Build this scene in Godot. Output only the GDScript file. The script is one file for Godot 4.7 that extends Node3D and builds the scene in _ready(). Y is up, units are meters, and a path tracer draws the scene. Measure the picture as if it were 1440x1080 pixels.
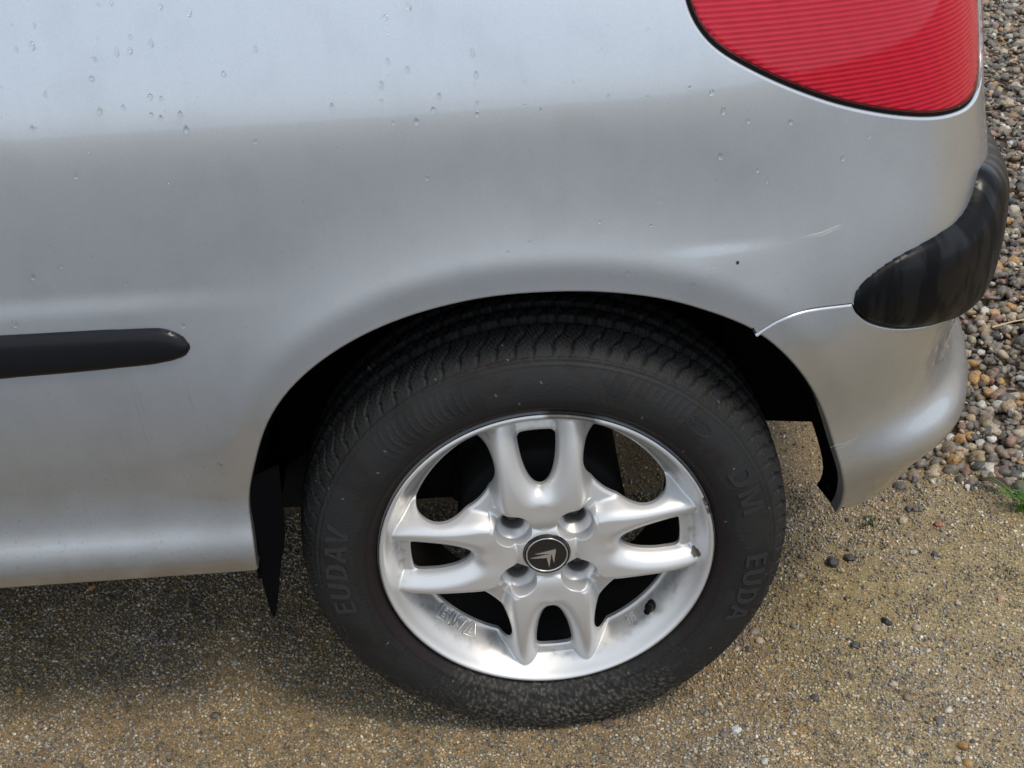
extends Node3D

# ---------------------------------------------------------------- small tools
class Spl:
	var x: PackedFloat64Array
	var y: PackedFloat64Array
	var m: PackedFloat64Array
	func _init(xs: Array, ys: Array) -> void:
		x = PackedFloat64Array(xs)
		y = PackedFloat64Array(ys)
		var n := x.size()
		m.resize(n)
		var c := PackedFloat64Array()
		var d := PackedFloat64Array()
		c.resize(n)
		d.resize(n)
		for i in range(1, n - 1):
			var h0 := x[i] - x[i - 1]
			var h1 := x[i + 1] - x[i]
			var r := 6.0 * ((y[i + 1] - y[i]) / h1 - (y[i] - y[i - 1]) / h0)
			var b := 2.0 * (h0 + h1)
			if i > 1:
				b -= h0 * c[i - 1]
				r -= h0 * d[i - 1]
			c[i] = h1 / b
			d[i] = r / b
		for i in range(n - 2, 0, -1):
			m[i] = d[i] - c[i] * m[i + 1]
	func at(t: float) -> float:
		var n := x.size()
		t = clampf(t, x[0], x[n - 1])
		var k := clampi(x.bsearch(t) - 1, 0, n - 2)
		var h := x[k + 1] - x[k]
		var a := (x[k + 1] - t) / h
		var b := 1.0 - a
		return a * y[k] + b * y[k + 1] + ((a * a * a - a) * m[k] + (b * b * b - b) * m[k + 1]) * h * h / 6.0

class Buf:
	var v := PackedVector3Array()
	var n := PackedVector3Array()
	var t := PackedVector2Array()
	var c := PackedColorArray()
	var i := PackedInt32Array()
	func put(p: Vector3, q: Vector3, uv := Vector2.ZERO) -> int:
		v.append(p)
		n.append(q)
		t.append(uv)
		return v.size() - 1
	func tri(a: int, b: int, d: int) -> void:
		i.append(a)
		i.append(b)
		i.append(d)
	func quad(a: int, b: int, d: int, e: int) -> void:
		tri(a, b, d)
		tri(a, d, e)
	func mesh() -> ArrayMesh:
		# front faces run clockwise; wind every triangle to agree with its normals
		for k in range(0, i.size(), 3):
			var g := (v[i[k + 1]] - v[i[k]]).cross(v[i[k + 2]] - v[i[k]])
			if g.dot(n[i[k]] + n[i[k + 1]] + n[i[k + 2]]) > 0.0:
				var s := i[k + 1]
				i[k + 1] = i[k + 2]
				i[k + 2] = s
		var a := []
		a.resize(Mesh.ARRAY_MAX)
		a[Mesh.ARRAY_VERTEX] = v
		a[Mesh.ARRAY_NORMAL] = n
		a[Mesh.ARRAY_TEX_UV] = t
		if c.size() == v.size() and c.size() > 0:
			a[Mesh.ARRAY_COLOR] = c
		a[Mesh.ARRAY_INDEX] = i
		var m := ArrayMesh.new()
		m.add_surface_from_arrays(Mesh.PRIMITIVE_TRIANGLES, a)
		return m

func sst(a: float, b: float, x: float) -> float:
	var t := clampf((x - a) / (b - a), 0.0, 1.0)
	return t * t * (3.0 - 2.0 * t)

func smax(a: float, b: float, k: float) -> float:
	var h := maxf(k - absf(a - b), 0.0) / k
	return maxf(a, b) + h * h * k * 0.25

func smin(a: float, b: float, k: float) -> float:
	return -smax(-a, -b, k)

func pts(a: Array) -> PackedVector2Array:
	var o := PackedVector2Array()
	for k in range(0, a.size(), 2):
		o.append(Vector2(a[k], a[k + 1]))
	return o

func obj(called: String, m: Mesh, mat: Material, parent: Node) -> MeshInstance3D:
	var o := MeshInstance3D.new()
	o.name = called
	o.mesh = m
	o.material_override = mat
	parent.add_child(o, true)
	return o

func tag(o: Node, label: String, category: String, group := "") -> void:
	o.set_meta("label", label)
	o.set_meta("category", category)
	if group:
		o.set_meta("group", group)

func mat(c: Color, rough: float, metal := 0.0) -> StandardMaterial3D:
	var m := StandardMaterial3D.new()
	m.albedo_color = c.linear_to_srgb()
	m.roughness = rough
	m.metallic = metal
	return m

func box(b: Buf, lo: Vector3, hi: Vector3) -> void:
	for ax in 3:
		for s in [0, 1]:
			var nn := Vector3.ZERO
			nn[ax] = 1.0 if s else -1.0
			var u := (ax + 1) % 3
			var w := (ax + 2) % 3
			var id := []
			for q in [[0, 0], [1, 0], [1, 1], [0, 1]]:
				var p := Vector3.ZERO
				p[ax] = hi[ax] if s else lo[ax]
				p[u] = hi[u] if q[0] else lo[u]
				p[w] = hi[w] if q[1] else lo[w]
				id.append(b.put(p, nn))
			b.quad(id[0], id[1], id[2], id[3])

func lathe(b: Buf, prof: Array, n: int, smooth := true) -> void:
	# prof: Vector2(radius, z) list, turned round the z axis
	for k in prof.size() - 1:
		var p: Vector2 = prof[k]
		var q: Vector2 = prof[k + 1]
		var d0: Vector2 = (q - p).normalized()
		var na := Vector2(-d0.y, d0.x)
		var nb := na
		if smooth:
			if k > 0:
				var e: Vector2 = (p - prof[k - 1]).normalized()
				na = (na + Vector2(-e.y, e.x)).normalized()
			if k < prof.size() - 2:
				var e2: Vector2 = (prof[k + 2] - q).normalized()
				nb = (nb + Vector2(-e2.y, e2.x)).normalized()
		var base := b.v.size()
		for j in n + 1:
			var a := TAU * j / n
			var cs := Vector2(cos(a), sin(a))
			b.put(Vector3(cs.x * p.x, cs.y * p.x, p.y), Vector3(cs.x * na.x, cs.y * na.x, na.y))
			b.put(Vector3(cs.x * q.x, cs.y * q.x, q.y), Vector3(cs.x * nb.x, cs.y * nb.x, nb.y))
		for j in n:
			b.quad(base + 2 * j, base + 2 * j + 1, base + 2 * j + 3, base + 2 * j + 2)

func tube(b: Buf, path: Array, r: float, sides := 6, taper := 1.0) -> void:
	var base := b.v.size()
	for k in path.size():
		var p: Vector3 = path[k]
		var d: Vector3 = (path[mini(k + 1, path.size() - 1)] - path[maxi(k - 1, 0)]).normalized()
		var s := d.cross(Vector3.UP if absf(d.y) < 0.9 else Vector3.RIGHT).normalized()
		var w := s.cross(d)
		var rr := r * lerpf(1.0, taper, float(k) / maxf(1.0, path.size() - 1))
		for j in sides:
			var a := TAU * j / sides
			var nn := s * cos(a) + w * sin(a)
			b.put(p + nn * rr, nn)
	for k in path.size() - 1:
		for j in sides:
			var j2 := (j + 1) % sides
			b.quad(base + k * sides + j, base + k * sides + j2, base + (k + 1) * sides + j2, base + (k + 1) * sides + j)

# ---------------------------------------------------------------- body surface: (u along the plan, y up) -> space
const HUB := 0.292
const Y0 := 0.10
const U0 := -3.6
var TB0 := PackedFloat64Array()
var TB1 := PackedFloat64Array()
var TPX := PackedFloat64Array()
var TPZ := PackedFloat64Array()
var TPH := PackedFloat64Array()
var arch_r: Spl

func tables() -> void:
	var ph := Spl.new([-3.6, -.9, -.2, .05, .18, .28, .365, .445, .525, .605, .705, .95, 1.3], [0, 0, .8, 2., 4.5, 9, 16.5, 31, 52, 67, 76, 84, 90])
	var ty := [.10, .20, .28, .31, .335, .355, .375, .395, .42, .46, .55, .62, .66, .69, .71, .74, .80, .86, .885, .905, .93, .97, 1.02, 1.10, 1.45]
	var t0 := Spl.new(ty, [-60, -50, -30, -12, -3, 10, 19, 11, 1, -4, -4, 1, 3, 3, 3, 3, 4, 8, 12, 16, 19.5, 24.5, 29, 31, 33])
	var t1 := Spl.new(ty, [-40, -35, -25, -12, -7, -5, -4, -3, -5, -11, -10, 0, 6, 9, 10, 10, 8, 9, 11, 13, 15, 19, 24, 30, 33])
	arch_r = Spl.new([-30, -2, 5, 14, 26, 36, 43, 50, 54, 60, 68, 75, 83, 90, 98, 107, 115, 123, 132, 139, 147, 156, 166, 172, 178, 210], [.383, .383, .371, .363, .360, .362, .365, .367, .366, .363, .360, .357, .355, .355, .358, .363, .369, .375, .380, .381, .377, .369, .363, .3555, .3530, .3530])
	for which in 2:
		var s: Spl = t0 if which == 0 else t1
		var acc := 0.0
		var tb := PackedFloat64Array()
		var last := 0.0
		for k in 676:
			var tn := tan(deg_to_rad(s.at(Y0 + k * .002)))
			if k > 0:
				acc -= (tn + last) * .001
			last = tn
			tb.append(acc)
		var zero := tb[250]
		for k in tb.size():
			tb[k] += .030 - zero
		if which == 0:
			TB0 = tb
		else:
			TB1 = tb
	var ax := 0.0
	var az := 0.0
	var pa := 0.0
	for k in 1226:
		var a := deg_to_rad(ph.at(U0 + k * .004))
		if k > 0:
			ax += (cos(a) + cos(pa)) * .002
			az -= (sin(a) + sin(pa)) * .002
		pa = a
		TPH.append(a)
		TPX.append(ax)
		TPZ.append(az)
	var x0 := TPX[900]
	var z0 := TPZ[675]
	for k in TPX.size():
		TPX[k] -= x0
		TPZ[k] -= z0

func tab(t: PackedFloat64Array, f: float) -> float:
	var k := clampi(int(f), 0, t.size() - 2)
	return lerpf(t[k], t[k + 1], clampf(f - k, 0.0, 1.0))

func arch_d(u: float, y: float) -> float:
	var dx := u - .004
	var dy := y - .319
	var a := rad_to_deg(atan2(dy, dx))
	if a < -90.0:
		a += 360.0
	return sqrt(dx * dx + dy * dy) - arch_r.at(a)

func offs(u: float, y: float) -> float:
	var w := sst(.12, .42, u)
	var f := (y - Y0) / .002
	var o := tab(TB0, f) * (1.0 - w) + tab(TB1, f) * w
	var dx := u - .004
	var dy := y - .319
	var r := sqrt(dx * dx + dy * dy)
	if r < .53:
		var t := clampf(smax(arch_d(u, y) - .036, 0.0, .010) / .13, 0.0, 1.0)
		o += (.0120 * pow(1.0 - t, 2.2) - .0022 * sst(.034, .0, arch_d(u, y))) * sst(-.1, .9, dy / maxf(r, 1e-6))
	if u < -.2:
		o -= .0028 * sst(.676, .706, y) * (1.0 - sst(-.46, -.24, u))
	if u > .05 and u < .35:
		o += .0011 * exp(-pow((u - .20) / .055, 2)) * sst(-.010, .004, .7035 - .06 * (u - .2) - y) * exp(-pow((y - .69) / .03, 2))
	if u > .3:
		o += .040 * sst(.30, .58, u) * exp(-pow((y - .362) / .045, 2))
	return o

func S(u: float, y: float) -> Vector3:
	var f := (u - U0) / .004
	var p := tab(TPH, f)
	var o := offs(u, y)
	return Vector3(tab(TPX, f) + sin(p) * o, y, tab(TPZ, f) + cos(p) * o)

func SN(u: float, y: float) -> Vector3:
	var e := .0025
	return (S(u + e, y) - S(u - e, y)).cross(S(u, y + e) - S(u, y - e)).normalized()

func lifted(u: float, y: float, h: float) -> Vector3:
	return S(u, y) if h == 0.0 else S(u, y) + SN(u, y) * h

func poly_dist(p: Vector2, q: PackedVector2Array) -> float:
	var best := 1e9
	for k in q.size():
		var c := Geometry2D.get_closest_point_to_segment(p, q[k], q[(k + 1) % q.size()])
		best = minf(best, c.distance_squared_to(p))
	return sqrt(best)

# a sheet of the body: inside inc and outside every exc, hf(u, y) metres proud of the surface
func panel(inc: PackedVector2Array, exc: Array, du: float, dy: float, hf = null, flat_lift := 0.0) -> ArrayMesh:
	var lo := inc[0]
	var hi := inc[0]
	for p in inc:
		lo = lo.min(p)
		hi = hi.max(p)
	var nx := int(ceil((hi.x - lo.x) / du))
	var ny := int(ceil((hi.y - lo.y) / dy))
	var b := Buf.new()
	var height := func(u: float, y: float) -> float:
		return flat_lift if hf == null else hf.call(u, y)
	var pos := PackedVector3Array()
	pos.resize((nx + 3) * (ny + 3))
	for j in ny + 3:
		for i in nx + 3:
			var u := lo.x + (i - 1) * du
			var y := lo.y + (j - 1) * dy
			pos[j * (nx + 3) + i] = lifted(u, y, height.call(u, y))
	var edge := PackedByteArray()
	edge.resize(nx * ny)
	var all := [inc] + exc
	for q in all:
		for k in q.size():
			var a: Vector2 = q[k]
			var e: Vector2 = q[(k + 1) % q.size()]
			var steps := int(ceil(maxf(absf(e.x - a.x) / du, absf(e.y - a.y) / dy) * 2.0)) + 1
			for s in steps + 1:
				var p := a.lerp(e, float(s) / steps)
				var ci := int(floor((p.x - lo.x) / du))
				var cj := int(floor((p.y - lo.y) / dy))
				for jj in range(cj - 1, cj + 2):
					for ii in range(ci - 1, ci + 2):
						if ii >= 0 and jj >= 0 and ii < nx and jj < ny:
							edge[jj * nx + ii] = 1
	var id := PackedInt32Array()
	id.resize((nx + 1) * (ny + 1))
	id.fill(-1)
	var vert := func(i: int, j: int) -> int:
		var at := j * (nx + 1) + i
		if id[at] < 0:
			var w := nx + 3
			var c := (j + 1) * w + i + 1
			var nn := (pos[c + 1] - pos[c - 1]).cross(pos[c + w] - pos[c - w]).normalized()
			id[at] = b.put(pos[c], nn, Vector2((lo.x + i * du + .7) / 1.5, (1.05 - lo.y - j * dy) / .8))
		return id[at]
	var big := []
	for q in all:
		var s := PackedVector2Array()
		for p in q:
			s.append(p * 100.0)
		big.append(s)
	for j in ny:
		for i in nx:
			var c0 := Vector2(lo.x + i * du, lo.y + j * dy)
			if edge[j * nx + i] == 0:
				var mid := c0 + Vector2(du, dy) * .5
				if not Geometry2D.is_point_in_polygon(mid, inc):
					continue
				var out := false
				for q in exc:
					if Geometry2D.is_point_in_polygon(mid, q):
						out = true
						break
				if out:
					continue
				b.quad(vert.call(i, j), vert.call(i + 1, j), vert.call(i + 1, j + 1), vert.call(i, j + 1))
				continue
			var cell := PackedVector2Array([c0 * 100.0, (c0 + Vector2(du, 0)) * 100.0, (c0 + Vector2(du, dy)) * 100.0, (c0 + Vector2(0, dy)) * 100.0])
			var left: Array = Geometry2D.intersect_polygons(cell, big[0])
			for k in range(1, big.size()):
				var next := []
				for g in left:
					next.append_array(Geometry2D.clip_polygons(g, big[k]))
				left = next
			for g in left:
				if g.size() < 3:
					continue
				var tr := Geometry2D.triangulate_polygon(g)
				if tr.is_empty():
					continue
				var ids := PackedInt32Array()
				for p in g:
					var u: float = p.x / 100.0
					var y: float = p.y / 100.0
					var e := .0015
					var pp := lifted(u, y, height.call(u, y))
					var nn := (lifted(u + e, y, height.call(u + e, y)) - lifted(u - e, y, height.call(u - e, y))).cross(lifted(u, y + e, height.call(u, y + e)) - lifted(u, y - e, height.call(u, y - e))).normalized()
					ids.append(b.put(pp, nn, Vector2((u + .7) / 1.5, (1.05 - y) / .8)))
				for k in range(0, tr.size(), 3):
					b.tri(ids[tr[k]], ids[tr[k + 1]], ids[tr[k + 2]])
	return b.mesh()

# a turned-in edge along a line of the surface: rounds over outwards (to the given side), then goes in
func hem(line: PackedVector2Array, side: float, r: float, depth: float, b: Buf = null, closed := false, lift := 0.0) -> Buf:
	if b == null:
		b = Buf.new()
	var fine := PackedVector2Array()
	var n := line.size()
	for k in (n if closed else n - 1):
		var a := line[k]
		var c := line[(k + 1) % n]
		var m := maxi(1, int(a.distance_to(c) / .006))
		for s in m:
			fine.append(a.lerp(c, float(s) / m))
	if not closed:
		fine.append(line[n - 1])
	var cnt := fine.size()
	var rows := 6
	var base := b.v.size()
	for k in cnt:
		var k0 := (k - 2 + cnt) % cnt if closed else maxi(k - 2, 0)
		var k1 := (k + 2) % cnt if closed else mini(k + 2, cnt - 1)
		var d := (fine[k1] - fine[k0]).normalized()
		var o := Vector2(d.y, -d.x) * side
		var p := fine[k]
		var N := SN(p.x, p.y)
		var out3 := (S(p.x + o.x * .002, p.y + o.y * .002) - S(p.x, p.y))
		out3 = (out3 - N * out3.dot(N)).normalized()
		for s in rows:
			var a := deg_to_rad(90.0 * s / (rows - 2)) if s < rows - 1 else PI / 2
			var q := S(p.x, p.y) + N * lift + out3 * (r * sin(a)) - N * (r * (1.0 - cos(a)) + (depth if s == rows - 1 else 0.0))
			b.put(q, N * cos(a) + out3 * sin(a), Vector2((p.x + .7) / 1.5, (1.05 - p.y) / .8))
	for k in (cnt if closed else cnt - 1):
		var k2 := (k + 1) % cnt
		for s in rows - 1:
			b.quad(base + k * rows + s, base + k2 * rows + s, base + k2 * rows + s + 1, base + k * rows + s + 1)
	return b

func smooth_line(p: PackedVector2Array, closed: bool, per := 6) -> PackedVector2Array:
	var o := PackedVector2Array()
	var n := p.size()
	for k in (n if closed else n - 1):
		var a := p[(k - 1 + n) % n] if closed else p[maxi(k - 1, 0)]
		var d := p[(k + 2) % n] if closed else p[mini(k + 2, n - 1)]
		for s in per:
			o.append(p[k].cubic_interpolate(p[(k + 1) % n], a, d, float(s) / per))
	if not closed:
		o.append(p[n - 1])
	return o

func offset_poly(p: PackedVector2Array, by: float) -> PackedVector2Array:
	var s := PackedVector2Array()
	for q in p:
		s.append(q * 100.0)
	var r := Geometry2D.offset_polygon(s, by * 100.0, Geometry2D.JOIN_ROUND)
	var o := PackedVector2Array()
	if r.is_empty():
		return p
	for q in r[0]:
		o.append(q / 100.0)
	return o

# ---------------------------------------------------------------- materials
var M := {}
var rng := RandomNumberGenerator.new()

func noise_tex(freq: float, lo: float, hi: float, sd: int, size := 256, oct := 4) -> NoiseTexture2D:
	var f := FastNoiseLite.new()
	f.seed = sd
	f.frequency = freq
	f.fractal_octaves = oct
	f.noise_type = FastNoiseLite.TYPE_SIMPLEX_SMOOTH
	var t := NoiseTexture2D.new()
	t.noise = f
	t.width = size
	t.height = size
	t.seamless = true
	var g := Gradient.new()
	g.set_color(0, Color(lo, lo, lo))
	g.set_color(1, Color(hi, hi, hi))
	t.color_ramp = g
	return t

func blot(im: Image, cx: float, cy: float, rx: float, ry: float, c: Color, k: float, wrap := false) -> void:
	var w := im.get_width()
	var h := im.get_height()
	for j in range(int(floor(cy - ry)), int(ceil(cy + ry)) + 1):
		for i in range(int(floor(cx - rx)), int(ceil(cx + rx)) + 1):
			var d := Vector2((i - cx) / rx, (j - cy) / ry).length()
			if d >= 1.0:
				continue
			var ii := i
			var jj := j
			if wrap:
				ii = posmod(i, w)
				jj = posmod(j, h)
			elif i < 0 or j < 0 or i >= w or j >= h:
				continue
			var a := k * minf(1.0, (1.0 - d) * 2.0)
			im.set_pixel(ii, jj, im.get_pixel(ii, jj).lerp(c, a))

func scratch(im: Image, u0: float, y0: float, u1: float, y1: float, wd: float, c: Color, k: float, wob := 0.0) -> void:
	var a := Vector2((u0 + .7) / 1.5 * im.get_width(), (1.05 - y0) / .8 * im.get_height())
	var e := Vector2((u1 + .7) / 1.5 * im.get_width(), (1.05 - y1) / .8 * im.get_height())
	var n := maxi(2, int(a.distance_to(e)))
	var off := 0.0
	for s in n + 1:
		off += rng.randf_range(-wob, wob)
		var p := a.lerp(e, float(s) / n)
		blot(im, p.x + off, p.y, wd, wd, c, k * rng.randf_range(.3, 1.0))

func paint_image() -> ImageTexture:
	rng.seed = 5
	var im := Image.create(1536, 820, false, Image.FORMAT_RGB8)
	im.fill(Color(1, 1, 1))
	var mud := Color(.66, .60, .52)
	var film := FastNoiseLite.new()
	film.seed = 12
	film.frequency = 1.0
	for j in 820:
		for i in 1536:
			var v := 1.0 - .012 * maxf(0.0, film.get_noise_2d(i * .035, j * .006)) - .04 * maxf(0.0, film.get_noise_2d(i * .01 + 40, j * .01)) - .035 * rng.randf()
			im.set_pixel(i, j, Color(v, v, v * .997))
	var grime := FastNoiseLite.new()
	grime.seed = 3
	grime.frequency = .012
	for j in range(480, 820):
		var y := 1.05 - j / 820.0 * .8
		for i in range(0, 1536):
			var u := -.7 + i / 1536.0 * 1.5
			var g := .5 + .5 * grime.get_noise_2d(i, j)
			var k := .36 * sst(.37, .33, y) * (.5 + .8 * g) + .20 * sst(.60, .36, y) * g
			if u > .2:
				k *= .55
			im.set_pixel(i, j, im.get_pixel(i, j).lerp(mud, minf(k, .9)))
	for n in 1500:                                        # splashes of dried mud, thicker towards the sill
		var y := .29 + absf(rng.randfn(0.0, .11))
		var u := rng.randf_range(-.7, -.3) if rng.randf() < .8 else rng.randf_range(.25, .6)
		var p := Vector2((u + .7) / 1.5 * 1536, (1.05 - y) / .8 * 820)
		var r := rng.randf_range(.5, 1.5)
		blot(im, p.x, p.y, r, r * rng.randf_range(.7, 1.6), mud.lerp(Color(.85, .8, .7), rng.randf()), rng.randf_range(.08, .35))
	for n in 240:                                        # pale specks over the whole side
		var p := Vector2(rng.randf() * 1536, rng.randf() * 820)
		blot(im, p.x, p.y, 1.1, 1.1, Color(.75, .72, .68), .4)
	for s in [[-.452, .610, .10], [-.447, .590, .06], [-.478, .53, .09], [-.395, .607, .045], [-.392, .585, .03], [-.50, .50, .05], [-.36, .44, .03], [-.54, .45, .05]]:
		scratch(im, s[0], s[1], s[0] + .004, s[1] - s[2], 1.0, Color(.88, .84, .76), .3, .25)
	var spot := Vector2((.216 + .7) / 1.5 * 1536, (1.05 - .6889) / .8 * 820)
	blot(im, spot.x, spot.y, 2.2, 2.4, Color(.03, .03, .03), 1.0)
	spot = Vector2((-.13 + .7) / 1.5 * 1536, (1.05 - .690) / .8 * 820)
	blot(im, spot.x - 9, spot.y - 3, 16, 12, Color(.98, .97, .95), .5)
	blot(im, spot.x + 11, spot.y + 3, 14, 11, Color(.98, .97, .95), .6)
	return ImageTexture.create_from_image(im)

func ground_image() -> ImageTexture:
	rng.seed = 11
	var n := 1024
	var im := Image.create(n, n, false, Image.FORMAT_RGB8)
	for j in n:
		for i in n:
			var g := rng.randf()
			var k := .43 + .45 * g
			im.set_pixel(i, j, Color(.80 * k, .70 * k, .54 * k))
	var pal := [Color(.76, .68, .55), Color(.46, .43, .39), Color(.86, .82, .74), Color(.26, .25, .24), Color(.70, .55, .40), Color(.62, .59, .55), Color(.48, .40, .32)]
	for k in 36000:
		var r := rng.randf_range(.8, 2.6) if rng.randf() < .93 else rng.randf_range(2.5, 5.0)
		blot(im, rng.randf() * n, rng.randf() * n, r, r * rng.randf_range(.6, 1.2), pal[rng.randi() % 7], rng.randf_range(.5, 1.0), true)
	return ImageTexture.create_from_image(im)

func materials() -> void:
	var paint := mat(Color(.482, .50, .522), .33, .82)
	paint.albedo_texture = paint_image()
	paint.texture_repeat = false
	paint.clearcoat_enabled = true
	paint.clearcoat = 1.0
	paint.clearcoat_roughness = .06
	M.paint = paint
	M.plastic = mat(Color(.005, .0052, .0065), .30)
	M.plastic.clearcoat_enabled = true
	M.plastic.clearcoat = .25
	M.plastic.clearcoat_roughness = .22
	M.plastic.metallic_specular = .22
	M.plastic.roughness_texture = noise_tex(.02, .5, 1.0, 8)
	M.plastic.roughness = .5
	M.plastic.uv1_triplanar = true
	M.plastic.uv1_scale = Vector3(6, 2, 6)
	M.wet = M.plastic.duplicate()
	M.wet.clearcoat = .30
	M.wet.metallic_specular = .22
	M.wet.albedo_color = Color(.003, .0032, .004).linear_to_srgb()
	M.wet.clearcoat_roughness = .22
	var streak := noise_tex(.02, 0.0, 1.0, 61, 256, 5)
	streak.color_ramp.set_offset(0, .42)
	streak.color_ramp.set_offset(1, .60)
	M.wet.clearcoat_texture = streak
	M.wet.roughness_texture = null
	M.wet.roughness = .42
	M.wet.uv1_triplanar = false
	M.wet.uv1_scale = Vector3(9, 1.1, 1)
	M.liner = mat(Color(.0035, .0035, .004), .8)
	M.liner.metallic_specular = .06
	M.dark = mat(Color(.005, .005, .005), .8)
	M.dark.metallic_specular = .2
	M.drum = mat(Color(.010, .0095, .009), .75)
	M.drum.metallic_specular = .25
	M.rubber = mat(Color(.020, .020, .021), .62)
	M.rubber.vertex_color_use_as_albedo = true
	M.rubber.albedo_color = Color.WHITE
	M.rubber.heightmap_enabled = true
	M.rubber.heightmap_texture = noise_tex(.08, 0, 1, 21)
	M.rubber.heightmap_scale = .05
	M.rubber.uv1_triplanar = true
	M.rubber.uv1_scale = Vector3(9, 9, 9)
	M.letter = mat(Color(.024, .024, .0245), .6)
	M.letter.metallic_specular = .35
	M.rubber.metallic_specular = .35
	M.alloy = mat(Color(.52, .52, .52), .41, .60)
	M.alloy.clearcoat_enabled = true
	M.alloy.clearcoat = .3
	M.alloy.clearcoat_roughness = .25
	M.alloy.vertex_color_use_as_albedo = true
	M.alloy.albedo_color = Color.WHITE
	M.bare = mat(Color(.66, .66, .65), .3, .5)
	M.cap = mat(Color(.012, .012, .012), .25)
	M.chrome = mat(Color(.55, .54, .52), .25, .8)
	M.bolt = mat(Color(.05, .05, .05), .5, .6)
	var lens := mat(Color(.40, .0012, .020), .45)
	lens.metallic_specular = .22
	lens.emission_enabled = false
	M.lens = lens
	var pane := StandardMaterial3D.new()
	pane.transparency = BaseMaterial3D.TRANSPARENCY_ALPHA
	pane.albedo_color = Color(.85, .1, .16, .12)
	pane.roughness = .05
	pane.metallic_specular = .38
	M.pane = pane
	var drop := StandardMaterial3D.new()
	drop.albedo_color = Color(1, 1, 1, 0)
	drop.roughness = 0.0
	drop.refraction_enabled = true
	drop.refraction_scale = .033
	M.drop = drop
	M.glass = mat(Color(.01, .012, .013), .05)
	M.ground = mat(Color(1, 1, 1), .9)
	M.ground.albedo_texture = ground_image()
	M.ground.uv1_scale = Vector3(1.25, 1.25, 1)
	M.ground.vertex_color_use_as_albedo = true
	M.ground.heightmap_enabled = true
	M.ground.heightmap_texture = M.ground.albedo_texture
	M.ground.heightmap_scale = .25
	M.added_grey = mat(Color(.24, .24, .242), .7)  # grey of the unseen added paving, toned for its reflection
	M.added_grey.albedo_texture = noise_tex(.2, .6, 1.0, 71)
	M.added_grey.uv1_scale = Vector3(2, 2, 1)
	var st := mat(Color(1, 1, 1), .55)
	st.vertex_color_use_as_albedo = true
	st.albedo_texture = noise_tex(.03, .62, 1.0, 31)
	st.uv1_triplanar = true
	st.uv1_scale = Vector3(.6, .6, .6)
	M.stone = st

# ---------------------------------------------------------------- wheel
var sp_dish: Spl
var sp_web: Spl
var sp_crest: Spl
var sp_vh: Spl
var sp_be: Spl

func v_sdf(a: float, b: float) -> float:
	var n := 2.0
	var x := maxf(absf(a - .168) / .0745, 1e-4)
	var y := maxf(absf(b) / .0232, 1e-4)
	if a > .168:
		x = 1e-4
	var g := pow(pow(x, n) + pow(y, n), 1.0 / n)
	var k := pow(maxf(g, .05), 1.0 - n)
	var gr := Vector2(k * pow(x, n - 1.0) / .0745, k * pow(y, n - 1.0) / .0232).length()
	return (g - 1.0) / maxf(gr, 12.0)

func hole_sdf(a: float, b: float, r: float) -> float:
	var v := smax(v_sdf(a, b), r - .1685, .007)
	var bb := absf(b)
	var c := (a + bb) * .70711
	var d := (bb - a) * .70711
	var e := (Vector2((c - .160) / .053, d / .0665).length() - 1.0) * .057
	return minf(v, smax(e, r - .1705, .010))

func z_rim(a: float, b: float, r: float) -> float:
	var z := smax(sp_dish.at(r), sp_web.at(r), .008)
	if r < .2015:
		var bb := absf(b)
		var be := sp_be.at(a)
		var e := be - bb
		if a < .066:
			e *= .75
		var f := 0.0
		if e < .009:
			var t := .009 - e
			f = t * t * 80.0 if t < .012 else .01152 + (t - .012) * 1.9
		var v := v_sdf(a, b)
		var g := 0.0
		if v < .020:
			g = .017 * pow((.020 - maxf(v, 0.0)) / .020, 2.0)
		g += .0016 * sst(.030, .005, bb) * sst(.115, .085, a) * sst(.045, .07, a)
		var zs := sp_crest.at(a) - f - g
		z = smax(z, zs, .004)
	# bolt seat
	var q := Vector2(absf(a), absf(b))
	var rho := q.distance_to(Vector2(.0382, .0382))
	if rho < .03:
		var cone := -.020 - (.0215 - rho) * 1.35
		if rho < .0135:
			cone -= .022 * sst(.0135, .0115, rho)
		z = smin(z, cone + maxf(0.0, rho - .0215) * 6.0, .003)
	var s := hole_sdf(a, b, r)
	if s < .0045:
		var t := .0045 - s
		z -= t * t * 130.0
	return z

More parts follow.
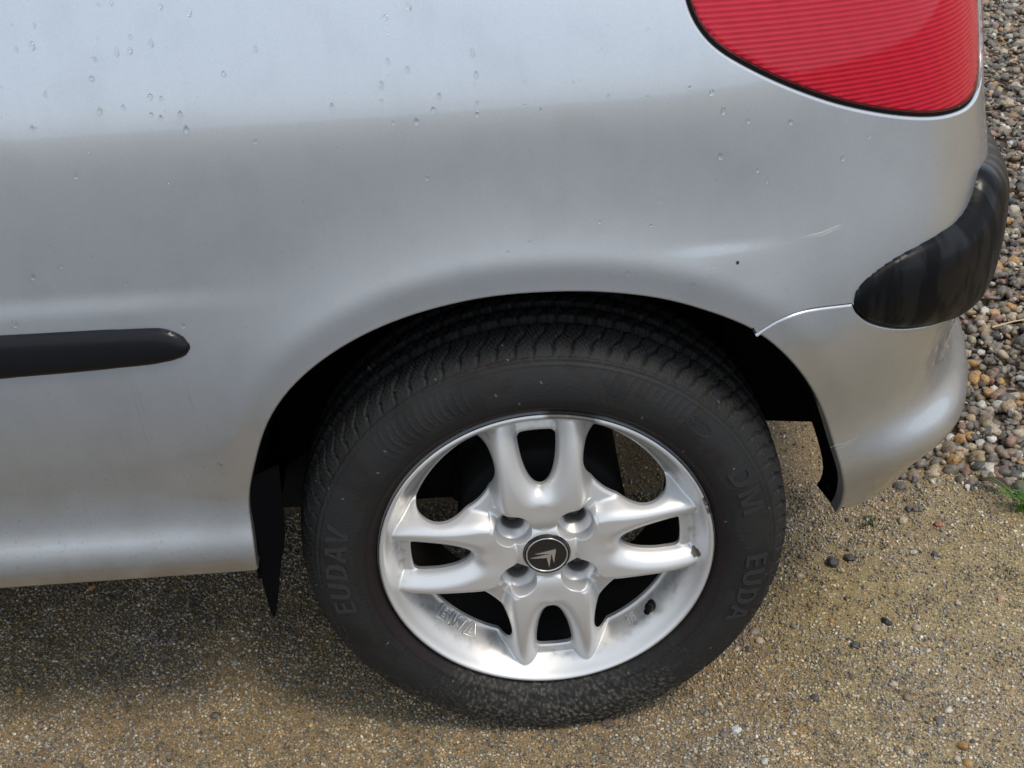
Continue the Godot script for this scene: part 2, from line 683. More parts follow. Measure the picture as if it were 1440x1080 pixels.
func rim_mesh() -> ArrayMesh:
	sp_dish = Spl.new([.0, .155, .166, .172, .178, .185, .192, .1965, .1992, .2015, .2038, .2060, .2078], [-.095, -.090, -.0735, -.058, -.0420, -.0265, -.0165, -.0095, -.0045, -.0012, 0.0, -.0009, -.0036])
	sp_web = Spl.new([0, .026, .031, .036, .043, .055, .08, .11, .14, .17, .21], [-.006, -.006, -.0065, -.0085, -.0135, -.0185, -.0215, -.027, -.034, -.050, -.08])
	sp_crest = Spl.new([-.02, .02, .032, .042, .055, .075, .1, .14, .17, .185, .195, .205], [-.05, -.022, -.0115, -.0065, -.0035, -.0015, -.001, -.0045, -.0105, -.0145, -.0185, -.024])
	sp_vh = Spl.new([.09, .104, .112, .125, .14, .16, .18, .22], [.006, .0112, .0156, .0196, .0220, .0238, .0248, .0255])
	sp_be = Spl.new([.0, .030, .034, .040, .048, .056, .063, .070, .10, .16, .18, .19, .2, .21], [-.05, -.006, .008, .021, .033, .042, .0475, .0500, .0510, .0520, .0505, .0485, .0455, .042])
	var nt := 220
	var r0 := .0245
	var dr := .0013
	var nr := 141
	var w := nt + 3
	var pos := PackedVector3Array()
	var sd := PackedFloat32Array()
	pos.resize(w * nr)
	sd.resize(w * nr)
	for k in nr:
		var r := r0 + k * dr
		for j in w:
			var th := deg_to_rad(-45.0 + 90.0 * (j - 1) / nt)
			var a := r * cos(th)
			var b := r * sin(th)
			if a < absf(b):                                # beyond the sector: the neighbour's mirror
				var s := a
				a = absf(b)
				b = s
			pos[k * w + j] = Vector3(r * cos(th), r * sin(th), z_rim(a, b, r))
			sd[k * w + j] = hole_sdf(a, b, r)
	var nor := PackedVector3Array()
	nor.resize(w * nr)
	for k in nr:
		for j in range(1, w - 1):
			var ka := maxi(k - 1, 0)
			var kb := mini(k + 1, nr - 1)
			nor[k * w + j] = (pos[kb * w + j] - pos[ka * w + j]).cross(pos[k * w + j + 1] - pos[k * w + j - 1]).normalized()
	var b := Buf.new()
	var dirt := FastNoiseLite.new()
	dirt.seed = 9
	dirt.frequency = 60.0
	var walls := []
	var id := PackedInt32Array()
	id.resize(w * nr)
	id.fill(-1)
	for k in nr - 1:
		for j in range(1, w - 2):
			var cs := [k * w + j, (k + 1) * w + j, (k + 1) * w + j + 1, k * w + j + 1]
			var poly := []
			var cut := []
			for q in 4:
				var i0: int = cs[q]
				var i1: int = cs[(q + 1) % 4]
				var s0 := sd[i0]
				var s1 := sd[i1]
				if s0 >= 0.0:
					if id[i0] < 0:
						id[i0] = b.put(pos[i0], nor[i0])
					poly.append(id[i0])
				if (s0 >= 0.0) != (s1 >= 0.0):
					var t := s0 / (s0 - s1)
					var p := pos[i0].lerp(pos[i1], t)
					var e := b.put(p, nor[i0].lerp(nor[i1], t).normalized())
					poly.append(e)
					cut.append(p)
			for q in range(2, poly.size()):
				b.tri(poly[0], poly[q - 1], poly[q])
			if cut.size() == 2:
				walls.append(cut)
	for c in walls:
		var p: Vector3 = c[0]
		var q: Vector3 = c[1]
		var nn := Vector3(q.y - p.y, p.x - q.x, 0).normalized()
		var mid := (p + q) * .5
		var aa := mid.x + nn.x * .002
		var b2 := mid.y + nn.y * .002
		if aa >= absf(b2) and hole_sdf(aa, b2, Vector2(aa, b2).length()) > 0.0:
			nn = -nn
		var dz := Vector3(0, 0, -.006)
		b.quad(b.put(p, nn), b.put(q, nn), b.put(q + dz, nn), b.put(p + dz, nn))
	# four alike quarters
	var one := b.v.size()
	var idx := b.i.duplicate()
	for turn in range(1, 4):
		var rot := Basis(Vector3(0, 0, 1), turn * PI / 2)
		for k in one:
			b.put(rot * b.v[k], rot * b.n[k])
		for x in idx:
			b.i.append(x + turn * one)
	# lip and back of the flange
	lathe(b, [Vector2(.2074, -.0030), Vector2(.2086, -.0058), Vector2(.2086, -.009), Vector2(.2060, -.013), Vector2(.195, -.016)], 200)
	# brake dust and mud where spokes meet the rim, kerbed edge at the top
	for k in b.v.size():
		var p := b.v[k]
		var r := Vector2(p.x, p.y).length()
		var g := .5 + .5 * dirt.get_noise_3d(p.x, p.y, p.z)
		var col := Color(.585, .58, .565)
		var foot := sst(.165, .182, r) * sst(-.012, -.03, p.z) * sst(.45, .8, g)
		col = col.lerp(Color(.20, .16, .11), .5 * foot)
		var ang := rad_to_deg(atan2(p.y, p.x))
		if r > .1985 and ang > 67.0 and ang < 88.0:
			var h := sst(67, 71, ang) * sst(88, 85, ang) * sst(.1, .3, .5 + .5 * dirt.get_noise_3d(p.x * 2, p.y * 2, 3))
			col = col.lerp(Color(.11, .09, .07), .92 * h)
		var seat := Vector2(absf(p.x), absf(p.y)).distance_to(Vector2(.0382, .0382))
		col = col.lerp(Color(.10, .09, .08), .8 * sst(.0175, .0110, seat))  # bolt seats darken inward: dirt and shade both put into the colour
		if Vector2(p.x - .186, p.y + .030).length() < .005 * (.6 + g):
			col = Color(.10, .08, .06)
		if r > .203 and ang > 11.0 and ang < 19.0 and g > .5:
			col = Color(.12, .11, .10)
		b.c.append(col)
	return b.mesh()

func tyre_profile() -> Array:
	return [Vector2(0.2000, -.016), Vector2(0.2065, -.011), Vector2(0.2105, -.005), Vector2(0.2150, .001), Vector2(0.2220, .0065), Vector2(0.2322, .0105), Vector2(0.2450, .0122), Vector2(0.2558, .0112), Vector2(0.2644, .0085), Vector2(0.2730, .0045),
		Vector2(0.2805, -.0005), Vector2(0.2880, -.007), Vector2(0.2945, -.0145), Vector2(0.2995, -.024), Vector2(0.3030, -.036), Vector2(0.3055, -.055), Vector2(0.3065, -.085), Vector2(0.3065, -.110), Vector2(0.3055, -.140), Vector2(0.3030, -.158), Vector2(0.2995, -.169), Vector2(0.2913, -.180), Vector2(0.2730, -.191), Vector2(0.2461, -.196), Vector2(0.2220, -.190), Vector2(0.2060, -.176)]

func flat_foot(p: Vector3) -> Vector3:
	# the tyre carries the car: flattened on the ground (wheel-centred axes), bulging just above it
	var low := -HUB + .004
	var k := sst(-.20, low, p.y) * sst(.16, .0, absf(p.x))
	if p.z > -.02:
		p.z += .005 * k
	if p.y < low:
		p.y = low + (p.y - low) * .12
	return p

func tyre_mesh() -> ArrayMesh:
	rng.seed = 19
	var pr := tyre_profile()
	var spr := []
	for k in pr.size() - 1:
		var a: Vector2 = pr[maxi(k - 1, 0)]
		var d: Vector2 = pr[mini(k + 2, pr.size() - 1)]
		var m := 4 if k < 9 else (6 if k < 19 else 2)
		for s in m:
			spr.append((pr[k] as Vector2).cubic_interpolate(pr[k + 1], a, d, float(s) / m))
	spr.append(pr[-1])
	var nt := 1080
	var b := Buf.new()
	var ns := spr.size()
	var nz := FastNoiseLite.new()
	nz.seed = 4
	nz.frequency = 150.0
	var nz2 := FastNoiseLite.new()
	nz2.seed = 14
	nz2.frequency = 14.0
	var pos := PackedVector3Array()
	pos.resize(ns * nt)
	for j in nt:
		var th := TAU * j / nt
		for k in ns:
			var p: Vector2 = spr[k]
			var q: Vector2 = (spr[mini(k + 1, ns - 1)] - spr[maxi(k - 1, 0)]).normalized()
			var nn := Vector2(-q.y, q.x)
			var h := 0.0
			# moulded rings on the sidewall
			if p.y > -.03:
				h += .0014 * exp(-pow((p.x - .2815) / .0011, 2)) + .0011 * exp(-pow((p.x - .2765) / .0010, 2)) + .0009 * exp(-pow((p.x - .2365) / .0009, 2)) + .0012 * exp(-pow((p.x - .2215) / .0016, 2))
			# tread blocks: lateral grooves with fine sipes between
			if p.x > .281 and p.y < -.003:
				var s := sst(.281, .2985, p.x)
				var lane := -p.y
				var skew := lane * 2.0 + .006 * sin(lane * 260.0)
				var ph := fposmod((th + skew) * 84.0 / TAU, 1.0)
				var gr := sst(.17, .11, absf(ph - .5) * 2.0 * .9)
				h -= .0042 * s * gr
				var si := fposmod(ph * 5.0 + .35 * sin(lane * 900.0), 1.0)
				h -= .0017 * sst(.284, .296, p.x) * sst(.22, .05, absf(si - .5))
				for z in [-.052, -.088, -.124]:
					h -= .0075 * sst(.0055, .0035, absf(p.y - z)) * .8
			elif p.x > .2700 and p.y < .006 and p.y > -.03:
				var ph2 := fposmod(th * 132.0 / TAU, 1.0)
				h += .0009 * sst(.12, .2, absf(ph2 - .5)) * sst(.2805, .2835, p.x)
			# scalloped arcs pressed into the wall between the letters
			for arc in [122.0, 62.0]:
				var da: float = rad_to_deg(th) - arc
				if absf(da) < 16.0 and p.x > .238 and p.x < .276 and p.y > -.01:
					var uu: float = da * .0175 * .258
					var wv := fposmod((uu + (p.x - .257) * (p.x - .257) * 14.0) / .0100, 1.0)
					h += .0010 * sst(.14, .0, absf(wv - .5)) * sst(16.0, 12.0, absf(da)) * sst(.238, .242, p.x) * sst(.276, .273, p.x)
			p += nn * h
			pos[j * ns + k] = flat_foot(Vector3(cos(th) * p.x, sin(th) * p.x, p.y))
	for j in nt:
		for k in ns:
			var k0 := maxi(k - 1, 0)
			var k1 := mini(k + 1, ns - 1)
			var d1 := pos[j * ns + k1] - pos[j * ns + k0]
			var d2 := pos[((j + 1) % nt) * ns + k] - pos[((j - 1 + nt) % nt) * ns + k]
			var p := pos[j * ns + k]
			b.put(p, d2.cross(d1).normalized() * -1.0)
			var g := .5 + .5 * nz.get_noise_3d(p.x, p.y, p.z)
			var g2 := .5 + .5 * nz2.get_noise_3d(p.x, p.y, p.z)
			var r := Vector2(p.x, p.y).length()
			var col := Color(.0120, .0115, .0110).lerp(Color(.0215, .0212, .0210), g2 * sst(.222, .24, r))
			var dust := sst(-.15, -.285, p.y + (g2 - .5) * .12) * sst(.40, .80, g) * .6
			dust = maxf(dust, sst(.262, .295, r) * sst(.08, -.2, p.y) * sst(.55, .85, g) * .35)
			col = col.lerp(Color(.30, .27, .22), dust * clampf(.2 + rng.randf() * 1.1, 0.0, 1.0))
			if nz2.get_noise_3d(p.x * 5 + 3, p.y * 5, p.z * 5) > -.1 and hash(j * 977 + k * 131) % 900 == 0:
				col = Color(.15, .145, .13)
			b.c.append(col)
	for j in nt:
		var j2 := (j + 1) % nt
		for k in ns - 1:
			b.quad(j * ns + k, j2 * ns + k, j2 * ns + k + 1, j * ns + k + 1)
	return b.mesh()

# lettering bent round the wheel: its baseline at radius r, reading clockwise (out = tops outward) from the middle angle
func arc_text(b: Buf, words: String, height: float, r: float, mid_deg: float, zf: Callable, proud: float, tops_out := true, stretch := 1.0) -> void:
	var f := SystemFont.new()
	f.font_names = PackedStringArray(["Droid Sans"])
	f.font_weight = 700
	var t := TextMesh.new()
	t.font = f
	t.text = words
	t.font_size = 48
	t.pixel_size = height / 35.0
	t.depth = proud
	t.curve_step = 2.0
	var ar := t.get_mesh_arrays()
	var v: PackedVector3Array = ar[Mesh.ARRAY_VERTEX]
	var nn: PackedVector3Array = ar[Mesh.ARRAY_NORMAL]
	var ix: PackedInt32Array = ar[Mesh.ARRAY_INDEX]
	var base := b.v.size()
	for k in v.size():
		var p := v[k]
		var y := p.y
		var rr := r + y if tops_out else r - y
		var a := deg_to_rad(mid_deg) + (-1.0 if tops_out else 1.0) * p.x * stretch / r
		var cs := Vector3(cos(a), sin(a), 0)
		var tang := Vector3(sin(a), -cos(a), 0) if tops_out else Vector3(-sin(a), cos(a), 0)
		var up := cs if tops_out else -cs
		var z: float = zf.call(rr)
		b.put(cs * rr + Vector3(0, 0, z + p.z + proud * .5 - .0002), (tang * nn[k].x + up * nn[k].y + Vector3(0, 0, nn[k].z)).normalized())
	for k in ix:
		b.i.append(base + k)

func side_z(r: float) -> float:
	var pr := tyre_profile()
	for k in pr.size() - 1:
		if r >= pr[k].x and r <= pr[k + 1].x:
			return lerpf(pr[k].y, pr[k + 1].y, (r - pr[k].x) / (pr[k + 1].x - pr[k].x))
	return 0.0

func make_wheel(parent: Node3D) -> Node3D:
	var w := Node3D.new()
	w.name = "wheel"
	parent.add_child(w, true)
	w.position = Vector3(0, HUB, 0)
	obj("tyre", tyre_mesh(), M.rubber, w)
	var b := Buf.new()
	arc_text(b, "EUDAV", .027, .258, 179.0, side_z, .0019, true, 1.15)
	arc_text(b, "DM", .027, .258, 20.0, side_z, .0019, true, 1.3)
	arc_text(b, "EUDA", .027, .258, -14.0, side_z, .0019, true, 1.15)
	arc_text(b, "185/60 R15 84T", .009, .2275, -140.0, side_z, .0008, true)
	arc_text(b, "TUBELESS", .009, .2275, -50.0, side_z, .0008, true)
	# oval badge with a small sun and two letters
	for ring in [[.0215, .0085], [.0190, .0066]]:
		var path := []
		for k in 33:
			var a := TAU * k / 32
			var th: float = deg_to_rad(45.5) - cos(a) * ring[0] / .262
			var r: float = .259 + sin(a) * ring[1]
			path.append(Vector3(cos(th) * r, sin(th) * r, side_z(r) + .0004))
		tube(b, path, .0006, 5)
	for k in 8:
		var a := TAU * k / 8
		var path := []
		for s in [.0015, .0045]:
			var th: float = deg_to_rad(45.5 + 2.8) - cos(a) * s / .262
			var r: float = .259 + sin(a) * s
			path.append(Vector3(cos(th) * r, sin(th) * r, side_z(r) + .0004))
		tube(b, path, .0006, 5)
	arc_text(b, "MO", .0085, .2555, 44.0, side_z, .0009, true)
	obj("sidewall_lettering", b.mesh(), M.letter, w)
	var turn := deg_to_rad(2.0)
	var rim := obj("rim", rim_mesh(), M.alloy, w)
	rim.rotation.z = turn
	b = Buf.new()
	lathe(b, [Vector2(.196, -.018), Vector2(.178, -.056), Vector2(.1730, -.078), Vector2(.1705, -.095), Vector2(.168, -.165), Vector2(.185, -.185), Vector2(.200, -.19)], 96)
	obj("rim_barrel", b.mesh(), M.drum, w)
	# dished cap with its ring and two chevrons
	b = Buf.new()
	lathe(b, [Vector2(.0275, -.012), Vector2(.0275, -.0045), Vector2(.0268, -.0033), Vector2(.0255, -.0036), Vector2(.0, -.0032)], 64)
	var cap := obj("centre_cap", b.mesh(), M.cap, w)
	b = Buf.new()
	lathe(b, [Vector2(.0262, -.0045), Vector2(.0260, -.0024), Vector2(.0250, -.0022), Vector2(.0243, -.0028), Vector2(.0242, -.0045)], 64)
	for sh in [Vector2(-.0042, -.0045), Vector2(.0022, .0012)]:
		var arms := [PackedVector2Array([Vector2(-.0165, .0022), Vector2(.0098, .0062), Vector2(.0035, .0004)]), PackedVector2Array([Vector2(.0098, .0062), Vector2(.0050, -.0150), Vector2(.0035, .0004)])]
		for tri in arms:
			var top := PackedInt32Array()
			for p in tri:
				top.append(b.put(Vector3(p.x + sh.x, p.y + sh.y, -.0022), Vector3(0, 0, 1)))
			b.tri(top[0], top[1], top[2])
			for k in 3:
				var p0: Vector2 = tri[k] + sh
				var p1: Vector2 = tri[(k + 1) % 3] + sh
				var e := (p1 - p0).orthogonal().normalized()
				var n3 := Vector3(e.x, e.y, 0)
				b.quad(b.put(Vector3(p0.x, p0.y, -.0022), n3), b.put(Vector3(p1.x, p1.y, -.0022), n3), b.put(Vector3(p1.x, p1.y, -.0036), n3), b.put(Vector3(p0.x, p0.y, -.0036), n3))
	var em := obj("cap_emblem", b.mesh(), M.chrome, w)
	em.rotation.z = deg_to_rad(4.0)
	var hub := Buf.new()
	lathe(hub, [Vector2(.0275, -.002), Vector2(.0300, -.0065), Vector2(.0268, -.015)], 64)
	obj("cap_seat", hub.mesh(), M.cap, w)
	# wheel bolts down in their seats
	for k in 4:
		b = Buf.new()
		lathe(b, [Vector2(.0125, -.058), Vector2(.0125, -.050), Vector2(.0085, -.0475), Vector2(.0085, -.040), Vector2(.0070, -.0388), Vector2(.0, -.0388)], 6, false)
		var bo := obj("wheel_bolt", b.mesh(), M.bolt, w)
		var a := turn + PI / 4 + k * PI / 2
		bo.position = Vector3(cos(a) * .054, sin(a) * .054, 0)
	# valve: rubber stem leaning towards the hub
	b = Buf.new()
	var va := deg_to_rad(-42.0)
	var vd := Vector3(cos(va), sin(va), 0)
	tube(b, [vd * .186 + Vector3(0, 0, -.046), vd * .180 + Vector3(0, 0, -.036), vd * .1745 + Vector3(0, 0, -.028)], .0078, 12, .8)
	tube(b, [vd * .1745 + Vector3(0, 0, -.028), vd * .1685 + Vector3(0, 0, -.0155)], .0042, 12)
	var tip := vd * .1685 + Vector3(0, 0, -.0155)
	tube(b, [tip, tip + (Vector3(0, 0, .0025) - vd * .001)], .0042, 12, .3)
	obj("valve", b.mesh(), M.dark, w)
	# raised makers' letters on the dish, outlines only
	b = Buf.new()
	var strokes := [
		[[0, 0, 1.2, 10, 6.5, 10, 7.2, 6.2, 5.6, 5.2, 6.6, 4.2, 6.0, 0, 0, 0], [2.6, 2, 3.0, 4, 4.6, 4, 4.4, 2, 2.6, 2], [3.3, 6, 3.7, 8, 5.2, 8, 5.0, 6, 3.3, 6]],
		[[9.2, 10, 8.0, 0, 10.8, 0, 12.3, 4.5, 14.0, 0, 17.4, 10, 13.0, 10, 12.4, 7.8, 14.0, 7.8], [9.2, 10, 11.0, 10, 10.6, 3]],
		[[17.0, 0, 20.6, 10, 22.2, 10, 23.6, 0, 17.0, 0], [19.6, 2.2, 21.0, 6.6, 21.6, 2.2, 19.6, 2.2]]]
	for glyph in strokes:
		for st in glyph:
			var path := []
			for k in range(0, st.size(), 2):
				var a := deg_to_rad(-143.0 + st[k] * .86)
				var r: float = .1815 - st[k + 1] * .00098
				path.append(Vector3(cos(a) * r, sin(a) * r, smax(sp_dish.at(r), sp_web.at(r), .008) + .0009))
			tube(b, path, .0014, 5)
	arc_text(b, "315", .006, .1785, -53.0, func(r): return smax(sp_dish.at(r), sp_web.at(r), .008), .0012, false)
	obj("rim_lettering", b.mesh(), M.bare, w).set_meta("kind", "stuff")
	b = Buf.new()
	lathe(b, [Vector2(.108, -.26), Vector2(.108, -.082), Vector2(.104, -.076), Vector2(.085, -.074), Vector2(.070, -.068), Vector2(.0, -.066)], 64)
	obj("brake_drum", b.mesh(), M.drum, w)
	return w

# ---------------------------------------------------------------- the car
func build_car() -> void:
	var car := Node3D.new()
	car.name = "car"
	add_child(car, true)
	tag(car, "silver hatchback seen at its rear left corner with black rubbing strip and red tail lamp", "car")
	# outlines on the body, in (u, y)
	var arch := PackedVector2Array()
	for k in 93:
		var a := -7.0 + 185.0 * k / 92.0
		var r := arch_r.at(a) + .0035
		arch.append(Vector2(.004 + cos(deg_to_rad(a)) * r, .319 + sin(deg_to_rad(a)) * r))
	var seam := smooth_line(pts([.2395, .6003, .2513, .6085, .2651, .6165, .2853, .6213, .3106, .6208, .3484, .6163]), false, 4)
	var ins_top := smooth_line(pts([.3484, .6170, .3524, .6315, .3671, .6448, .4015, .6603, .4492, .6691, .4908, .6743, .5226, .6862, .5487, .7057, .575, .709, .62, .698, .72, .675, .85, .665, 1.12, .665]), false, 5)
	var ins_bot := smooth_line(pts([.3484, .6163, .3553, .6029, .3753, .5838, .412, .5641, .4577, .5487, .5283, .5283, .60, .523, .80, .522, 1.12, .522]), false, 5)
	var lamp := smooth_line(pts([.1700, .990, .1734, .9627, .1827, .9412, .1999, .9212, .2291, .9007, .2754, .8744, .3323, .8477, .3935, .8258, .4534, .8093, .4994, .8008, .5388, .7965, .5799, .7985, .615, .810, .640, .838, .655, .89, .658, .96, .640, 1.04, .59, 1.10, .50, 1.13, .38, 1.125, .27, 1.095, .20, 1.05, .176, 1.015]), true, 5)
	# quarter panel: sill, arch, seam, rear
	var quarter := pts([-.86, .3265, -.3515, .3263])
	for k in range(arch.size() - 1, -1, -1):
		if arch[k].y > .3300 and arch[k].x < .2395 - .001:
			quarter.append(arch[k])
	quarter.append_array(seam)
	for p in ins_top:
		quarter.append(p + Vector2(.003, -.004))
	quarter.append_array(pts([1.12, 1.18, -.86, 1.18]))
	var lamp_hole := offset_poly(lamp, .0082)
	obj("quarter_panel", panel(quarter, [lamp_hole], .006, .005), M.paint, car)
	var arch_a := PackedVector2Array([Vector2(-.3515, .3263)])
	var arch_b := PackedVector2Array()
	for k in range(arch.size() - 1, -1, -1):
		if arch[k].x < .2395 - .001:
			if arch[k].y > .330:
				arch_a.append(arch[k])
		else:
			arch_b.append(arch[k])
	var eb := hem(arch_a, 1.0, .0035, .016)
	hem(pts([-.86, .3265, -.3515, .3263]), 1.0, .004, .020, eb)
	hem(lamp_hole, 1.0 if Geometry2D.is_polygon_clockwise(lamp_hole) else -1.0, .0042, .012, eb, true)
	obj("panel_edge", eb.mesh(), M.paint, car)
	# pale scuff above the bumper joint
	var sc := Buf.new()
	for st in [[.287, .7030, .3405, .7112, .0011], [.300, .7018, .336, .7078, .0009], [.297, .7058, .3405, .7105, .0007], [.312, .7030, .330, .7052, .0007], [.262, .6985, .290, .7020, .0004], [.318, .7075, .338, .7092, .0006], [.352, .402, .392, .4065, .0008], [.358, .398, .380, .401, .0006]]:
		var last := -1
		for k in 9:
			var q := k / 8.0
			var p := Vector2(st[0], st[1]).lerp(Vector2(st[2], st[3]), q) + Vector2(0, .0010 * sin(q * 9.0 + st[0] * 90.0))
			var hw: float = st[4] * (.15 + q * .85) * sin(PI * minf(1.0, q * .5 + .5) )
			var N := SN(p.x, p.y)
			var i0 := sc.put(S(p.x, p.y - hw) + N * .0022 * (1.0 if st[1] < .5 else .08), N)
			sc.put(S(p.x, p.y + hw) + N * .0022 * (1.0 if st[1] < .5 else .08), N)
			if last >= 0:
				sc.quad(last, i0, i0 + 1, last + 1)
			last = i0
	obj("paint_scuff", sc.mesh(), mat(Color(.46, .45, .43), .7), car).set_meta("kind", "stuff")
	# lower bumper skin
	var bump := PackedVector2Array()
	var drop := Vector2(0, -.0042)
	for p in seam:
		bump.append(p + drop)
	for p in ins_bot:
		bump.append(p + Vector2(-.001, -.0035))
	bump.append_array(pts([1.12, .272, .47, .272, .425, .275, .4, .281]))
	for k in range(arch_b.size() - 1, -1, -1):
		if arch_b[k].y > .285:
			bump.append(arch_b[k])
	obj("rear_bumper", panel(bump, [], .006, .005, null, .0015), M.paint, car)
	var top_edge := PackedVector2Array()
	for p in seam:
		top_edge.append(p + drop)
	eb = hem(top_edge, -1.0, .0032, .008, null, false, .0015)
	var ins_edge := PackedVector2Array()
	for p in ins_bot:
		ins_edge.append(p + Vector2(-.001, -.0035))
	hem(ins_edge, -1.0, .003, .008, eb, false, .0015)
	hem(arch_b, 1.0, .0035, .012, eb, false, .0015)
	hem(pts([.4, .281, .425, .275, .47, .272, 1.12, .272]), 1.0, .008, .03, eb, false, .0015)
	obj("bumper_edge", eb.mesh(), M.paint, car)
	var fl := Buf.new()                                     # black return of the bumper behind its arch edge
	var prev := -1
	for k in arch_b.size():
		var p := arch_b[k]
		var q := S(p.x - .003, p.y)
		var inward := Vector3(.004 - p.x, .319 - p.y, 0).normalized()
		var wdt := .02 + .075 * sst(.62, .46, p.y) * sst(.30, .42, p.y) + .02 * sst(.42, .30, p.y)
		var a0 := fl.put(q + Vector3(0, 0, -.010), inward)
		fl.put(q + inward * .012 + Vector3(0, 0, -wdt - .02), inward)
		if prev >= 0:
			fl.quad(prev, a0, a0 + 1, prev + 1)
		prev = a0
	obj("bumper_return", fl.mesh(), M.liner, car)
	# black corner strip of the bumper, pillowed
	var ins := PackedVector2Array()
	ins.append_array(ins_top)
	for k in range(ins_bot.size() - 1, 0, -1):
		ins.append(ins_bot[k])
	var ins_h := func(u: float, y: float) -> float:
		if not Geometry2D.is_point_in_polygon(Vector2(u, y), ins):
			return -.004
		var d := poly_dist(Vector2(u, y), ins)
		var t := 1.0 - minf(d / .055, 1.0)
		var e := 1.0 - minf(d / .010, 1.0)
		return -.004 + .0075 * sqrt(1.0 - e * e) + (.018 * sst(.34, .55, u) + .004) * (1.0 - t * t * t)
	obj("bumper_strip", panel(ins, [], .005, .004, ins_h), M.wet, car)
	# tail lamp
	obj("lamp_gasket", panel(offset_poly(lamp, .0062), [offset_poly(lamp, -.0025)], .006, .006, null, -.0040), M.dark, car)
	var rib := func(u: float, y: float) -> float:
		var w := y + .035 * (u - .35)
		var t := fposmod(w / .0054, 1.0)
		var tooth := (.0030 + .0009 * sin(u * TAU / .0040)) * pow(1.0 - absf(t * 2.0 - 1.0), 2.2)
		var bead := .0006 * sst(.6, .95, t) * sin(u * TAU / .0042) + .0009 * pow(1.0 - absf(fposmod(w / .0054 + .5, 1.0) * 2.0 - 1.0), 4.0)
		return -.0075 + tooth + bead
	obj("lamp_reflector", panel(lamp, [], .0021, .0011, rib), M.lens, car)
	var cover := func(u: float, y: float) -> float:
		var d := poly_dist(Vector2(u, y), lamp)
		var e := 1.0 - minf(d / .006, 1.0)
		return -.003 + .0045 * sqrt(1.0 - e * e)
	obj("lamp_lens", panel(lamp, [], .006, .005, cover), M.pane, car)
	# rubbing strip on the flank
	var strip := smooth_line(pts([-.86, .6720, -.70, .6685, -.579, .6647, -.5031, .6634, -.427, .6617, -.4008, .6584, -.3848, .6485, -.379, .636, -.3852, .6255, -.4034, .6192, -.4351, .6155, -.5132, .6127, -.5911, .6108, -.70, .608, -.86, .6055]), false, 5)
	var strip_h := func(u: float, y: float) -> float:
		if not Geometry2D.is_point_in_polygon(Vector2(u, y), strip):
			return -.002
		var d := poly_dist(Vector2(u, y), strip)
		var e := 1.0 - minf(d / .008, 1.0)
		var t := 1.0 - minf(d / .024, 1.0)
		return -.002 + .0075 * sqrt(1.0 - e * e) + .0045 * (1.0 - t * t)
	obj("rubbing_strip", panel(strip, [], .005, .003, strip_h), M.plastic, car)
	# front part of the flank: door and wing, then the far side and the top
	var arch_f := PackedVector2Array()
	for k in 41:
		var a := PI * k / 40.0
		arch_f.append(Vector2(-2.44 + cos(a) * .35, .30 + sin(a) * .36))
	obj("door", panel(pts([-2.0, .3265, -.866, .3265, -.866, 1.02, -2.0, 1.02]), [], .03, .012), M.paint, car)
	obj("front_wing", panel(pts([-3.05, .30, -2.006, .30, -2.006, .96, -3.05, .90]), [arch_f], .03, .012), M.paint, car)
	var far := obj("far_side", panel(pts([-3.05, .30, 1.12, .30, 1.12, .98, -3.05, .92]), [], .06, .02), M.paint, car)
	far.scale = Vector3(1, 1, -1)
	far.position = Vector3(0, 0, -1.56)
	var g := Buf.new()
	for side in 2:
		var sgn := 1.0 if side == 0 else -1.0
		var zb := func(z: float) -> float: return z if side == 0 else -1.56 - z
		var nn := Vector3(0, .5, .86 * sgn)
		g.quad(g.put(Vector3(-1.9, 1.02, zb.call(-.09)), nn), g.put(Vector3(.05, 1.02, zb.call(-.09)), nn), g.put(Vector3(-.15, 1.38, zb.call(-.30)), nn), g.put(Vector3(-1.2, 1.40, zb.call(-.30)), nn))
	var nb := Vector3(.8, .5, 0)
	g.quad(g.put(Vector3(.25, 1.0, -.12), nb), g.put(Vector3(.25, 1.0, -1.44), nb), g.put(Vector3(-.12, 1.38, -1.28), nb), g.put(Vector3(-.12, 1.38, -.28), nb))
	obj("window_glass", g.mesh(), M.glass, car)
	g = Buf.new()
	box(g, Vector3(-1.25, 1.38, -1.28), Vector3(-.08, 1.42, -.28))
	box(g, Vector3(.10, .97, -1.34), Vector3(.36, 1.0, -.22))
	obj("roof", g.mesh(), M.paint, car)
	g = Buf.new()
	box(g, Vector3(-3.02, .30, -1.5), Vector3(-1.9, .98, -.06))
	obj("bonnet", g.mesh(), M.paint, car)
	# tailgate edge and number plate corner just behind the corner of the body
	g = Buf.new()
	box(g, Vector3(.40, .50, -1.3), Vector3(.545, .98, -.27))
	obj("tailgate", g.mesh(), M.paint, car)
	g = Buf.new()
	box(g, Vector3(.556, .665, -.262), Vector3(.5585, .725, -.222))
	obj("number_plate_edge", g.mesh(), mat(Color(.6, .6, .6), .3), car)
	# wheel house, floor, axle
	g = Buf.new()
	var ring := -1
	for k in 70:
		var a := deg_to_rad(0.0 + 183.0 * k / 69.0)
		var r := arch_r.at(rad_to_deg(a)) + .0025
		var c := Vector3(.004 + cos(a) * r, .319 + sin(a) * r, 0)
		var zz := S(c.x, c.y).z - .006
		var inn := -Vector3(cos(a), sin(a), 0)
		var r2 := c + inn * .012
		var i0 := g.put(Vector3(c.x, c.y, zz), inn)
		g.put(Vector3(r2.x, r2.y, zz - .05), inn)
		g.put(Vector3(r2.x, r2.y, -.21), inn)
		if ring >= 0:
			g.quad(ring, i0, i0 + 1, ring + 1)
			g.quad(ring + 1, i0 + 1, i0 + 2, ring + 2)
		ring = i0
	var fan := g.put(Vector3(.004, .55, -.21), Vector3(0, 0, 1))
	prev = -1
